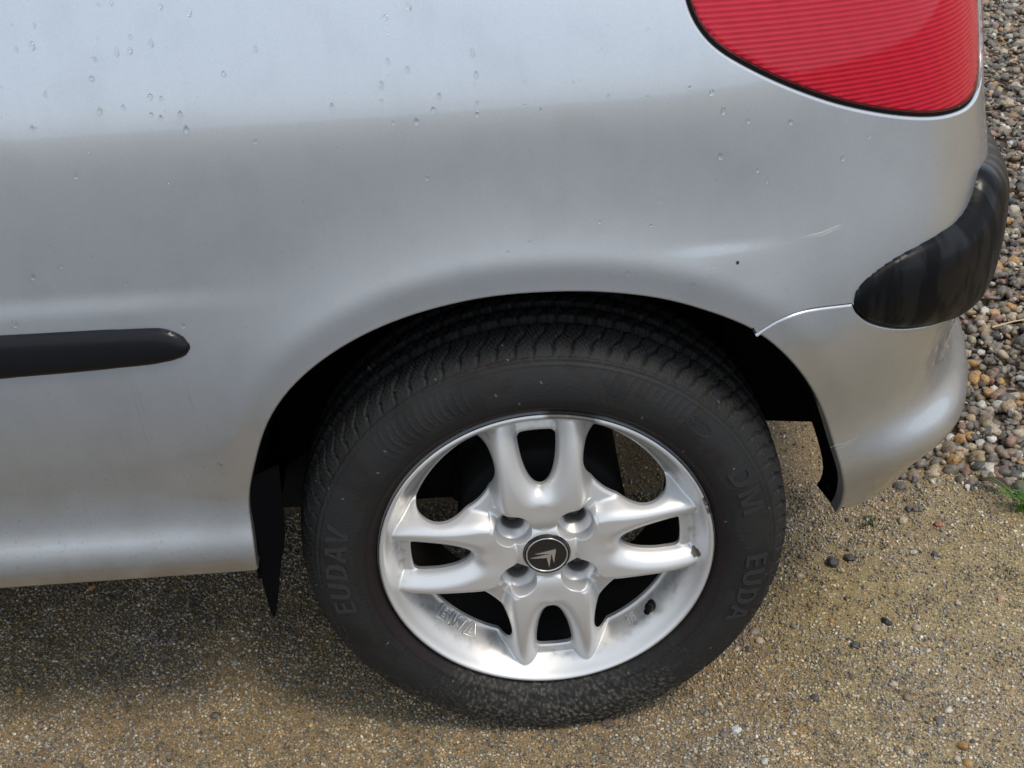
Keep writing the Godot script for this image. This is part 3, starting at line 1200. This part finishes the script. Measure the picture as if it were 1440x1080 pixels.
	for k in 70:
		var a := deg_to_rad(0.0 + 183.0 * k / 69.0)
		var r := arch_r.at(rad_to_deg(a))
		var i0 := g.put(Vector3(.004 + cos(a) * r, maxf(.319 + sin(a) * r, .215 if a > PI * .5 else .36), -.21), Vector3(0, 0, 1))
		if prev >= 0:
			g.tri(fan, prev, i0)
		prev = i0
	var back := [g.put(Vector3(.245, .345, -.20), Vector3(-.4, 0, 1).normalized()), g.put(Vector3(.40, .338, -.185), Vector3(-.4, 0, 1).normalized()), g.put(Vector3(.36, .60, -.185), Vector3(-.4, 0, 1).normalized()), g.put(Vector3(.245, .64, -.20), Vector3(-.4, 0, 1).normalized())]
	g.quad(back[0], back[1], back[2], back[3])
	obj("arch_liner", g.mesh(), M.liner, car)
	g = Buf.new()                                          # the flap that hangs below the sill before the wheel
	var flap := smooth_line(pts([-.3480, .44, -.3510, .400, -.3525, .339, -.3490, .277, -.3462, .236, -.3400, .236, -.3290, .293, -.3185, .336, -.3150, .385, -.3130, .44]), false, 3)
	for z in [.012, .007]:
		var ids := []
		for p in flap:
			ids.append(g.put(Vector3(p.x, p.y, z - (p.x + .352) * .75), Vector3(.45, 0, .9 if z > .01 else -.9).normalized()))
		for tr in range(0, Geometry2D.triangulate_polygon(flap).size(), 3):
			var tt := Geometry2D.triangulate_polygon(flap)
			g.tri(ids[tt[tr]], ids[tt[tr + 1]], ids[tt[tr + 2]])
	for k in flap.size():
		var p := flap[k]
		var q := flap[(k + 1) % flap.size()]
		var e := (q - p).orthogonal().normalized()
		var n3 := Vector3(e.x, e.y, 0)
		var pz := -(p.x + .352) * .75
		var qz := -(q.x + .352) * .75
		g.quad(g.put(Vector3(p.x, p.y, .012 + pz), n3), g.put(Vector3(q.x, q.y, .012 + qz), n3), g.put(Vector3(q.x, q.y, .007 + qz), n3), g.put(Vector3(p.x, p.y, .007 + pz), n3))
	obj("mud_flap", g.mesh(), M.liner, car)
	g = Buf.new()
	box(g, Vector3(-3.0, .30, -1.52), Vector3(-.42, .34, -.04))
	box(g, Vector3(-2.9, .19, -1.40), Vector3(-.40, .298, -.20))
	box(g, Vector3(-.20, .22, -1.25), Vector3(.50, .355, -.50))
	box(g, Vector3(-.42, .40, -1.34), Vector3(.40, .44, -.22))
	box(g, Vector3(.36, .36, -1.40), Vector3(.56, .40, -.24))
	obj("underbody", g.mesh(), M.dark, car)
	g = Buf.new()
	box(g, Vector3(-.05, .25, -1.36), Vector3(.05, .33, -.18))
	box(g, Vector3(-.36, .24, -.30), Vector3(.02, .31, -.21))
	tube(g, [Vector3(-.10, .27, -.17), Vector3(-.05, .45, -.19)], .022, 10)
	obj("rear_axle", g.mesh(), M.drum, car)
	var w := make_wheel(car)
	for at in [Vector3(-2.44, HUB, 0), Vector3(0, HUB, -1.56), Vector3(-2.44, HUB, -1.56)]:
		var c: Node3D = w.duplicate()
		c.name = "wheel"
		car.add_child(c, true)
		c.position = at
		if at.z < -1.0:
			c.rotation.y = PI
	rain(car)

func rain(car: Node3D) -> void:
	rng.seed = 77
	var big := pts([-0.486, 0.981, -0.506, 0.961, -0.490, 0.963, -0.421, 0.996, -0.408, 0.996, -0.359, 0.991, -0.331, 0.984, -0.392, 0.966, -0.407, 0.953, -0.394, 0.953, -0.372, 0.959, -0.431, 0.948, -0.435, 0.930, -0.269, 0.948, -0.303, 0.927, -0.379, 0.910, -0.368, 0.908, -0.407, 0.901, -0.431, 0.899, -0.380, 0.893, -0.371, 0.889, -0.351, 0.891, -0.483, 0.918, -0.501, 0.886, -0.347, 0.876, -0.279, 0.860, -0.466, 0.835, -0.198, 0.889, -0.138, 0.929, -0.137, 0.969, -0.113, 0.977, -0.052, 0.932, -0.050, 0.911, -0.146, 0.907, -0.119, 0.920, -0.147, 0.892, -0.096, 0.880, -0.089, 0.893, -0.051, 0.884, -0.138, 0.870, -0.114, 0.869, -0.052, 0.872, -0.108, 0.810, -0.500, 0.738, -0.532, 0.728, -0.437, 0.713, -0.422, 0.730, -0.390, 0.707, -0.003, 0.878, 0.013, 0.872, 0.083, 0.881, 0.123, 0.877, 0.167, 0.882, 0.190, 0.875, 0.202, 0.855, 0.229, 0.841, 0.276, 0.833, 0.199, 0.807, 0.240, 0.786, 0.250, 0.773, 0.369, 0.802, 0.337, 0.784, 0.135, 0.767, 0.069, 0.749, 0.124, 0.740, -0.029, 0.724, -0.006, 0.733, 0.097, 0.690, 0.130, 0.685, 0.168, 0.669, 0.191, 0.688, 0.289, 0.586, 0.355, 0.560, 0.407, 0.513, 0.420, 0.512, 0.338, 0.509, 0.432, 0.476, 0.475, 0.452, 0.398, 0.461, 0.437, 0.437, 0.389, 0.442, 0.459, 0.387, -0.373, 0.475, -0.561, 0.676, -0.383, 0.661])
	var b := Buf.new()
	var spots := []
	for p in big:
		spots.append([p, rng.randf_range(.0015, .0030)])
	for k in 230:
		var u := rng.randf_range(-.62, .50)
		var y := .30 + .72 * sqrt(rng.randf())
		spots.append([Vector2(u, y), rng.randf_range(.0005, .0013)])
	for k in 260:
		spots.append([Vector2(rng.randf_range(-.68, -.34), .33 + .20 * rng.randf() * rng.randf()), rng.randf_range(.0004, .0008)])
	for s in spots:
		var p: Vector2 = s[0]
		if arch_d(p.x, p.y) < .015 or (p.x > .16 and p.y > .80 + maxf(0.0, (.52 - p.x)) * .46):
			continue
		var r: float = s[1]
		var N := SN(p.x, p.y)
		var c := S(p.x, p.y) + N * .0002
		var X := Vector3.UP.cross(N).normalized()
		var Y := N.cross(X)
		var tall := rng.randf_range(1.0, 1.9) if r > .0012 else rng.randf_range(.9, 1.3)
		var base := b.v.size()
		for i in 6:
			var lat := PI * .5 * i / 5.0 if i < 5 else 0.0
			var la := deg_to_rad(-20.0 + 110.0 * i / 5.0)
			for j in 12:
				var a := TAU * j / 12.0
				var d := X * (cos(la) * cos(a)) + Y * (cos(la) * sin(a)) + N * sin(la)
				var ty := d.dot(Y)
				var k := 1.0 - .35 * maxf(ty, 0.0)          # fuller at its lower end
				var q := X * (d.dot(X) * r * k) + Y * (ty * r * tall) + N * (d.dot(N) * r * .62)
				b.put(c + q, (X * d.dot(X) + Y * (ty / tall) + N * (d.dot(N) * 1.6)).normalized())
			if i > 0:
				for j in 12:
					var j2 := (j + 1) % 12
					b.quad(base + (i - 1) * 12 + j, base + (i - 1) * 12 + j2, base + i * 12 + j2, base + i * 12 + j)
	var o := obj("rain_drops", b.mesh(), M.drop, car)
	o.set_meta("kind", "stuff")

# ---------------------------------------------------------------- ground
var gn := FastNoiseLite.new()

func ground_y(x: float, z: float) -> float:
	var h := .010 * gn.get_noise_2d(x * 1.5, z * 1.5) + .004 * gn.get_noise_2d(x * 9.0 + 50, z * 9.0)
	h += .010 * exp(-pow((x - .46) / .09, 2) - pow((z + .25) / .10, 2)) * (1.0 + .9 * gn.get_noise_2d(x * 28.0, z * 28.0))
	h *= sst(.10, .45, Vector2(x, (z + .09) * 1.3).length())
	return h

func bed(x: float, z: float) -> float:
	# inside the loose gravel: > 0
	return minf(-.46 - z + .05 * gn.get_noise_2d(x * 6.0, 7.0) - .10 * sst(.9, .5, x), (x - .53) * 1.5)

func stone_mesh(sd: int, flat: float, lv := 1) -> ArrayMesh:
	var t := (1.0 + sqrt(5.0)) / 2.0
	var v := [Vector3(-1, t, 0), Vector3(1, t, 0), Vector3(-1, -t, 0), Vector3(1, -t, 0), Vector3(0, -1, t), Vector3(0, 1, t), Vector3(0, -1, -t), Vector3(0, 1, -t), Vector3(t, 0, -1), Vector3(t, 0, 1), Vector3(-t, 0, -1), Vector3(-t, 0, 1)]
	for k in v.size():
		v[k] = v[k].normalized()
	var f := [0, 11, 5, 0, 5, 1, 0, 1, 7, 0, 7, 10, 0, 10, 11, 1, 5, 9, 5, 11, 4, 11, 10, 2, 10, 7, 6, 7, 1, 8, 3, 9, 4, 3, 4, 2, 3, 2, 6, 3, 6, 8, 3, 8, 9, 4, 9, 5, 2, 4, 11, 6, 2, 10, 8, 6, 7, 9, 8, 1]
	for l in lv:
		var nf := []
		var mid := {}
		for k in range(0, f.size(), 3):
			var m := []
			for e in [[f[k], f[k + 1]], [f[k + 1], f[k + 2]], [f[k + 2], f[k]]]:
				var key := Vector2i(mini(e[0], e[1]), maxi(e[0], e[1]))
				if not mid.has(key):
					mid[key] = v.size()
					v.append(((v[e[0]] + v[e[1]]) * .5).normalized())
				m.append(mid[key])
			nf.append_array([f[k], m[0], m[2], f[k + 1], m[1], m[0], f[k + 2], m[2], m[1], m[0], m[1], m[2]])
		f = nf
	var nz := FastNoiseLite.new()
	nz.seed = sd
	nz.frequency = .95
	var r := RandomNumberGenerator.new()
	r.seed = sd
	var st := Vector3(1.0, flat, r.randf_range(.68, .95))
	var b := Buf.new()
	for p in v:
		var q: Vector3 = p * (1.0 + .55 * nz.get_noise_3d(p.x, p.y, p.z)) * st
		b.put(q * .5, Vector3.ZERO)
	for k in range(0, f.size(), 3):
		b.tri(f[k], f[k + 1], f[k + 2])
		var g := (b.v[f[k + 1]] - b.v[f[k]]).cross(b.v[f[k + 2]] - b.v[f[k]])
		if g.dot(b.v[f[k]]) < 0:
			g = -g
		for q in 3:
			b.n[f[k + q]] += g
	for k in b.n.size():
		b.n[k] = b.n[k].normalized()
	return b.mesh()

var PAL := [Color(.15, .125, .10), Color(.085, .078, .072), Color(.21, .17, .13), Color(.29, .21, .135), Color(.17, .135, .105), Color(.42, .31, .18), Color(.56, .46, .33), Color(.50, .28, .10), Color(.66, .61, .52), Color(.29, .235, .19), Color(.33, .19, .13), Color(.11, .10, .09), Color(.25, .215, .17), Color(.50, .40, .26)]

func pick_color() -> Color:
	var c: Color = PAL[rng.randi() % PAL.size()]
	if rng.randf() < .30:
		c = PAL[[0, 2, 3, 9, 12][rng.randi() % 5]]
	var k := rng.randf_range(.8, 1.2)
	return Color(c.r * k, c.g * k, c.b * k)

func lots(called: String, parent: Node, m: Mesh, at: Array, tint: Array) -> void:
	var mm := MultiMesh.new()
	mm.transform_format = MultiMesh.TRANSFORM_3D
	mm.use_colors = true
	mm.mesh = m
	mm.instance_count = at.size()
	for k in at.size():
		mm.set_instance_transform(k, at[k])
		mm.set_instance_color(k, tint[k])
	var o := MultiMeshInstance3D.new()
	o.name = called
	o.multimesh = mm
	o.material_override = M.stone
	o.set_meta("kind", "stuff")
	parent.add_child(o, true)

func tumbled(p: Vector3, d: float, tilt := .6) -> Transform3D:
	var bs := Basis(Vector3.UP, rng.randf() * TAU) * Basis(Vector3.RIGHT, rng.randf_range(-tilt, tilt)) * Basis(Vector3.BACK, rng.randf_range(-tilt, tilt))
	return Transform3D(bs.scaled_local(Vector3.ONE * d), p)

func build_ground() -> void:
	gn.seed = 42
	gn.frequency = 1.0
	var ground := Node3D.new()
	ground.name = "ground"
	ground.set_meta("kind", "structure")
	ground.set_meta("label", "damp sandy ground of packed grit below the car")
	add_child(ground, true)
	var xs := PackedFloat32Array()
	var zs := PackedFloat32Array()
	for e in [-70.0, -30.0, -14.0, -7.0, -4.0, -2.5, -1.8]:
		xs.append(e)
	for k in 151:
		xs.append(-1.2 + k * .02)
	for e in [2.4, 3.4, 5.0, 9.0, 16.0, 32.0, 70.0]:
		xs.append(e)
	for e in [-70.0, -30.0, -16.0, -9.0, -6.0, -4.5, -3.8]:
		zs.append(e)
	for k in 181:
		zs.append(-3.2 + k * .02)
	for e in [.7, 1.2, 2.0, 3.5, 7.0, 15.0, 32.0, 70.0]:
		zs.append(e)
	var b := Buf.new()
	var nx := xs.size()
	for z in zs:
		for x in xs:
			var e := .01
			var far := sst(4.0, 2.0, Vector2(x, z).length())
			var y := ground_y(x, z) * far
			var n := Vector3((ground_y(x - e, z) - ground_y(x + e, z)) / (2 * e) * far, 1, (ground_y(x, z - e) - ground_y(x, z + e)) / (2 * e) * far).normalized()
			b.put(Vector3(x, y, z), n, Vector2(x, z))
			var g := .5 + .5 * gn.get_noise_2d(x * 2.2 + 9, z * 2.2)
			var col := Color(.80, .76, .69).lerp(Color(.92, .83, .67), sst(.35, .75, g)) * (1.0 + .25 * sst(.2, .5, x))
			col = col.lerp(Color(.98, .88, .69), .6 * sst(.35, -.1, x))
			col = col.lerp(Color(.34, .29, .24), sst(.0, .1, bed(x, z)) * far)
			var sand := exp(-pow((x - .46) / .13, 2) - pow((z + .23) / .13, 2))
			col = col.lerp(Color(1.75, 1.35, .80), .85 * sand)
			b.c.append(col)
	for j in zs.size() - 1:
		for i in nx - 1:
			b.quad(j * nx + i, j * nx + i + 1, (j + 1) * nx + i + 1, (j + 1) * nx + i)
	obj("soil", b.mesh(), M.ground, ground)
	var rd := Buf.new()  # grey sheet added out of view so the car paint reflects neutral grey
	for x in [-70.0, -20.0, -6.0, 0.0, 6.0, 20.0, 70.0]:
		for z in [.52, 7.0]:
			rd.put(Vector3(x, .016, z), Vector3.UP, Vector2(x, z))
	for k in 6:
		rd.quad(k * 2, k * 2 + 1, k * 2 + 3, k * 2 + 2)
	var added_paving := obj("added_paving", rd.mesh(), M.added_grey, self)
	added_paving.set_meta("kind", "structure")
	added_paving.set_meta("label", "unseen grey paving added beside the sandy ground for the car paint to reflect")
	# grit pressed into the soil
	rng.seed = 100
	var kinds := []
	for k in 6:
		kinds.append(stone_mesh(k + 1, [.62, .5, .7, .42, .75, .55][k]))
	var grit := stone_mesh(50, .7, 0)
	var grit2 := stone_mesh(51, .55, 0)
	var tans := [Color(.46, .37, .22), Color(.38, .30, .18), Color(.52, .45, .32), Color(.30, .25, .17), Color(.42, .31, .15), Color(.62, .56, .44), Color(.24, .20, .14), Color(.36, .33, .28), Color(.16, .145, .12), Color(.50, .34, .16)]
	var greys := [Color(.40, .36, .29), Color(.30, .27, .22), Color(.50, .44, .35), Color(.22, .19, .155), Color(.10, .095, .088), Color(.56, .50, .41), Color(.46, .39, .29), Color(.36, .30, .22), Color(.17, .16, .15), Color(.45, .32, .22)]
	for part in 4:
		var at := []
		var tint := []
		for k in (66000 if part < 3 else 120000):
			var x := rng.randf_range(-.95, .98)
			var z := .26 - .78 * rng.randf() if part < 3 else rng.randf_range(-1.3, -.5)
			if part == 3:
				x = rng.randf_range(-1.7, 1.9)
				z = rng.randf_range(-1.4, .52)
				if absf(x) < .95 and z > -.52 and z < .26:
					continue
			if bed(x, z) > .05 or (Vector2(x / .1, (z + .09) / .08).length() < 1.0):
				continue
			if x > .42 and rng.randf() < .45 * sst(.42, .62, x):
				continue
			if rng.randf() < .75 * exp(-pow((x - .45) / .10, 2) - pow((z + .24) / .09, 2)) + .6 * exp(-pow((x - .62) / .05, 2) - pow((z + .30) / .05, 2)):
				continue
			var d := .0017 + .0052 * pow(rng.randf(), 2.8)
			at.append(tumbled(Vector3(x, ground_y(x, z) + d * .15, z), d, 1.2))
			var sandy := clampf(.5 + 1.6 * gn.get_noise_2d(x * 2.2 + 9, z * 2.2) + .45 * sst(.3, -.1, x) - .12 * sst(.3, .7, x) + .9 * exp(-pow((x - .46) / .10, 2) - pow((z + .24) / .10, 2)), 0.0, 1.0)
			var c: Color = tans[rng.randi() % 10] if rng.randf() < sandy else greys[rng.randi() % 10]
			var patch := 1.0 + .5 * gn.get_noise_2d(x * 7.0 + 30, z * 7.0) + .35 * gn.get_noise_2d(x * 24.0, z * 24.0 + 8)
			tint.append(c * rng.randf_range(.60, 1.42) * patch * (1.0 + .2 * sst(.2, .5, x)))
		lots("grit", ground, grit if part % 2 == 0 else grit2, at, tint)
	# larger stones lying on the soil, each its own piece
	var mats := []
	for c in PAL:
		var m: StandardMaterial3D = M.stone.duplicate()
		m.vertex_color_use_as_albedo = false
		m.albedo_color = c.linear_to_srgb()
		mats.append(m)
	for k in 420:
		var x := rng.randf_range(-.85, .95)
		var z := rng.randf_range(-.55, .16)
		if bed(x, z) > .02 or Vector2(x / .2, (z + .09) / .14).length() < 1.0:
			continue
		if x < .2 and rng.randf() < .45:
			continue
		var d := .0060 + .010 * pow(rng.randf(), 2.6)
		var o := obj("stone", kinds[rng.randi() % 6], mats[rng.randi() % mats.size()], ground)
		o.transform = tumbled(Vector3(x, ground_y(x, z) + d * .08, z), d, .4)
	# the loose gravel bed
	var gravel := Node3D.new()
	gravel.name = "gravel_bed"
	gravel.set_meta("kind", "structure")
	gravel.set_meta("label", "bed of loose mixed pebbles behind the car")
	add_child(gravel, true)
	rng.seed = 200
	var heap := []
	var nearest := []
	for k in 48000:
		var z := -.40 - 3.6 * pow(rng.randf(), 1.25)
		var x := rng.randf_range(.36, 2.3)
		var inside := bed(x, z)
		if inside < -.06 or (inside < .04 and rng.randf() > .35 + inside * 6.0):
			continue
		var d := .010 + .018 * pow(rng.randf(), 1.8)
		if rng.randf() < .02:
			d *= 1.5
		var lift := rng.randf() * .016 * sst(-.03, .15, inside)
		var p := Vector3(x, ground_y(x, z) + lift + d * .05, z)
		var far := p.distance_to(Vector3(-.05, 1.4, 1.4))
		var seen := x > .52 + maxf(0.0, -.75 - z) * .47 and x < .80 + (-.4 - z) * .36 + .02
		heap.append([d / far * (1.0 if seen and lift > .002 else .0), tumbled(p, d, .7)])
	heap.sort_custom(func(a, c): return a[0] > c[0])
	for k in 300:
		var o := obj("pebble", kinds[rng.randi() % 6], mats[rng.randi() % mats.size()], gravel)
		o.transform = heap[k][1]
	for q in 6:
		var at := []
		var tint := []
		for k in range(300 + q, heap.size(), 6):
			at.append(heap[k][1])
			tint.append(pick_color())
		lots("pebbles", gravel, kinds[q], at, tint)

func loose_things() -> void:
	rng.seed = 300
	var list := [
		["white_stone", .239, .026, .013, Color(.72, .70, .64), "small white rounded stone on the grit in front of the tyre"],
		["brown_stone", .072, -.002, .017, Color(.14, .105, .075), "brown stone touching the bottom of the tyre"],
		["dark_stone", .441, -.293, .019, Color(.045, .042, .042), "larger dark grey stone of the pair on the yellow sand patch right of the tyre"],
		["dark_stone", .470, -.305, .016, Color(.075, .06, .052), "brown-grey stone with a light top beside the dark stone on the sand patch"],
		["black_stone", .487, -.159, .015, Color(.022, .022, .024), "black angular stone on the grey grit below the sand patch"],
		["orange_stone", .525, .079, .014, Color(.38, .20, .06), "flat orange-brown stone near the lower right corner"],
		["pale_stone", .666, -.195, .013, Color(.55, .36, .22), "pale pinkish stone by the right edge of the picture, on open grit"],
		["grey_stone", -.447, -.169, .013, Color(.42, .40, .36), "light grey stone in the shade below the sill"],
		["cream_stone", .577, -.396, .017, Color(.55, .45, .31), "flat cream stone lying before the pebble bed, left of the red one"],
		["red_stone", .629, -.381, .014, Color(.42, .17, .08), "rust-red stone lying before the pebble bed, next to the flat cream one"],
		["tan_stone", .615, -.022, .012, Color(.48, .34, .18), "tan stone at the right edge, below the pale pinkish one"]]
	var k := 0
	for s in list:
		k += 1
		var m: StandardMaterial3D = M.stone.duplicate()
		m.vertex_color_use_as_albedo = false
		m.albedo_color = (s[4] as Color).linear_to_srgb()
		var o := MeshInstance3D.new()
		o.name = s[0]
		o.mesh = stone_mesh(400 + k, .62, 2)
		o.material_override = m
		add_child(o, true)
		o.transform = tumbled(Vector3(s[1], ground_y(s[1], s[2]) + s[3] * .17, s[2]), s[3], .25)
		tag(o, s[5], "stone")
	# grass
	var gm := mat(Color(.085, .20, .018), .5)
	gm.backlight_enabled = true
	gm.backlight = Color(.25, .45, .08)
	var moss := mat(Color(.03, .055, .012), .8)
	for t in [[.775, -.405, 34, .075, "bright green grass tuft at the right edge beside the pebble bed", "grass_tuft"], [.528, -.392, 46, .013, "small dark moss tuft on the soil behind the rear bumper", "moss_tuft"], [.700, -.255, 26, .010, "thin moss growth on open grit near the right edge", "moss_tuft"]]:
		var b := Buf.new()
		var small: bool = t[3] < .03
		for n in t[2]:
			var a := rng.randf() * TAU
			var rr: float = rng.randf() * (.022 if small else .020)
			var root := Vector3(cos(a) * rr, 0, sin(a) * rr)
			var ln: float = t[3] * rng.randf_range(.5, 1.1)
			var lean := Vector3(cos(a), 0, sin(a)) * rng.randf_range(.2, .9)
			if not small and n < 6:
				lean = Vector3(-1, 0, rng.randf_range(-.4, .4)) * rng.randf_range(.7, 1.3)
			var side := lean.cross(Vector3.UP).normalized() * (.0012 if small else .0021)
			var prev := -1
			for s in 6:
				var f := s / 5.0
				var p := root + Vector3.UP * ln * (f - .45 * f * f * lean.length()) + lean * ln * f * f
				var w := side * (1.0 - f * f * .95)
				var nn := (Vector3.UP + lean * .4).normalized()
				var i0 := b.put(p - w, nn)
				b.put(p + Vector3(0, -.0004, 0), nn)
				b.put(p + w, nn)
				if prev >= 0:
					b.quad(prev, i0, i0 + 1, prev + 1)
					b.quad(prev + 1, i0 + 1, i0 + 2, prev + 2)
				prev = i0
		var o := obj(t[5], b.mesh(), moss if small else gm, self)
		o.position = Vector3(t[0], ground_y(t[0], t[1]), t[1])
		tag(o, t[4], "moss" if small else "grass")
	# a dead leaf, curled, and a straw stalk
	var lb := Buf.new()
	var pr := -1
	for s in 9:
		var f := s / 8.0
		var wd := .011 * sin(PI * pow(f, .8)) + .0006
		var c := Vector3(.012 * sin(f * 2.0), .004 + .008 * sin(f * PI), -.028 + .056 * f)
		var i0 := lb.put(c + Vector3(-wd, .006, 0), Vector3(.4, 1, 0).normalized())
		lb.put(c, Vector3.UP)
		lb.put(c + Vector3(wd, .005, 0), Vector3(-.4, 1, 0).normalized())
		if pr >= 0:
			lb.quad(pr, i0, i0 + 1, pr + 1)
			lb.quad(pr + 1, i0 + 1, i0 + 2, pr + 2)
		pr = i0
	var leaf := obj("dead_leaf", lb.mesh(), mat(Color(.055, .022, .012), .6), self)
	leaf.position = Vector3(.735, .006, -.452)
	leaf.rotation.y = .5
	tag(leaf, "curled reddish brown dead leaf at the edge of the pebble bed, beside the grass", "leaf")
	var sb := Buf.new()
	tube(sb, [Vector3(-.045, .030, .012), Vector3(0, .033, 0), Vector3(.07, .030, -.018)], .0017, 6, .6)
	var straw := obj("straw_stalk", sb.mesh(), mat(Color(.48, .36, .20), .7), self)
	straw.position = Vector3(.935, .0, -.94)
	tag(straw, "pale straw stalk lying across the pebbles right of the bumper", "straw")

func _ready() -> void:
	# camera
	var cam := Camera3D.new()
	cam.name = "camera"
	add_child(cam, true)
	cam.transform = Transform3D(Basis(Vector3(.99781259, -.04744719, .04603041), Vector3(.06451891, .85064715, -.5217631), Vector3(-.01439944, .52359163, .85184768)), Vector3(-.05531334, 1.41461393, 1.41623179))
	cam.fov = 29.52
	cam.near = .05
	cam.far = 400.0
	cam.current = true
	# sky
	var we := WorldEnvironment.new()
	we.name = "world"
	var env := Environment.new()
	env.background_mode = Environment.BG_SKY
	var sky := Sky.new()
	var sm := ProceduralSkyMaterial.new()
	sm.sky_top_color = Color(.81, .865, .94)
	sm.sky_horizon_color = Color(.88, .92, .96)
	sm.sky_curve = .2
	sm.ground_bottom_color = Color(.30, .28, .25)
	sm.ground_horizon_color = Color(.45, .44, .42)
	sm.sky_energy_multiplier = 1.0
	sky.sky_material = sm
	env.sky = sky
	env.tonemap_mode = Environment.TONE_MAPPER_LINEAR
	env.tonemap_exposure = 1.55
	env.sdfgi_enabled = true
	env.ssao_enabled = true
	env.ssil_enabled = true
	we.environment = env
	add_child(we, true)
	# sun behind thin cloud, from the right and a little behind the camera
	var sun := DirectionalLight3D.new()
	sun.name = "sun"
	sun.light_energy = .45
	sun.light_color = Color(1.0, .96, .90)
	sun.light_angular_distance = 14.0
	sun.shadow_enabled = true
	add_child(sun, true)
	sun.look_at_from_position(Vector3(1.7, 3.6, 1.5), Vector3.ZERO)
	tables()
	materials()
	build_ground()
	build_car()
	loose_things()
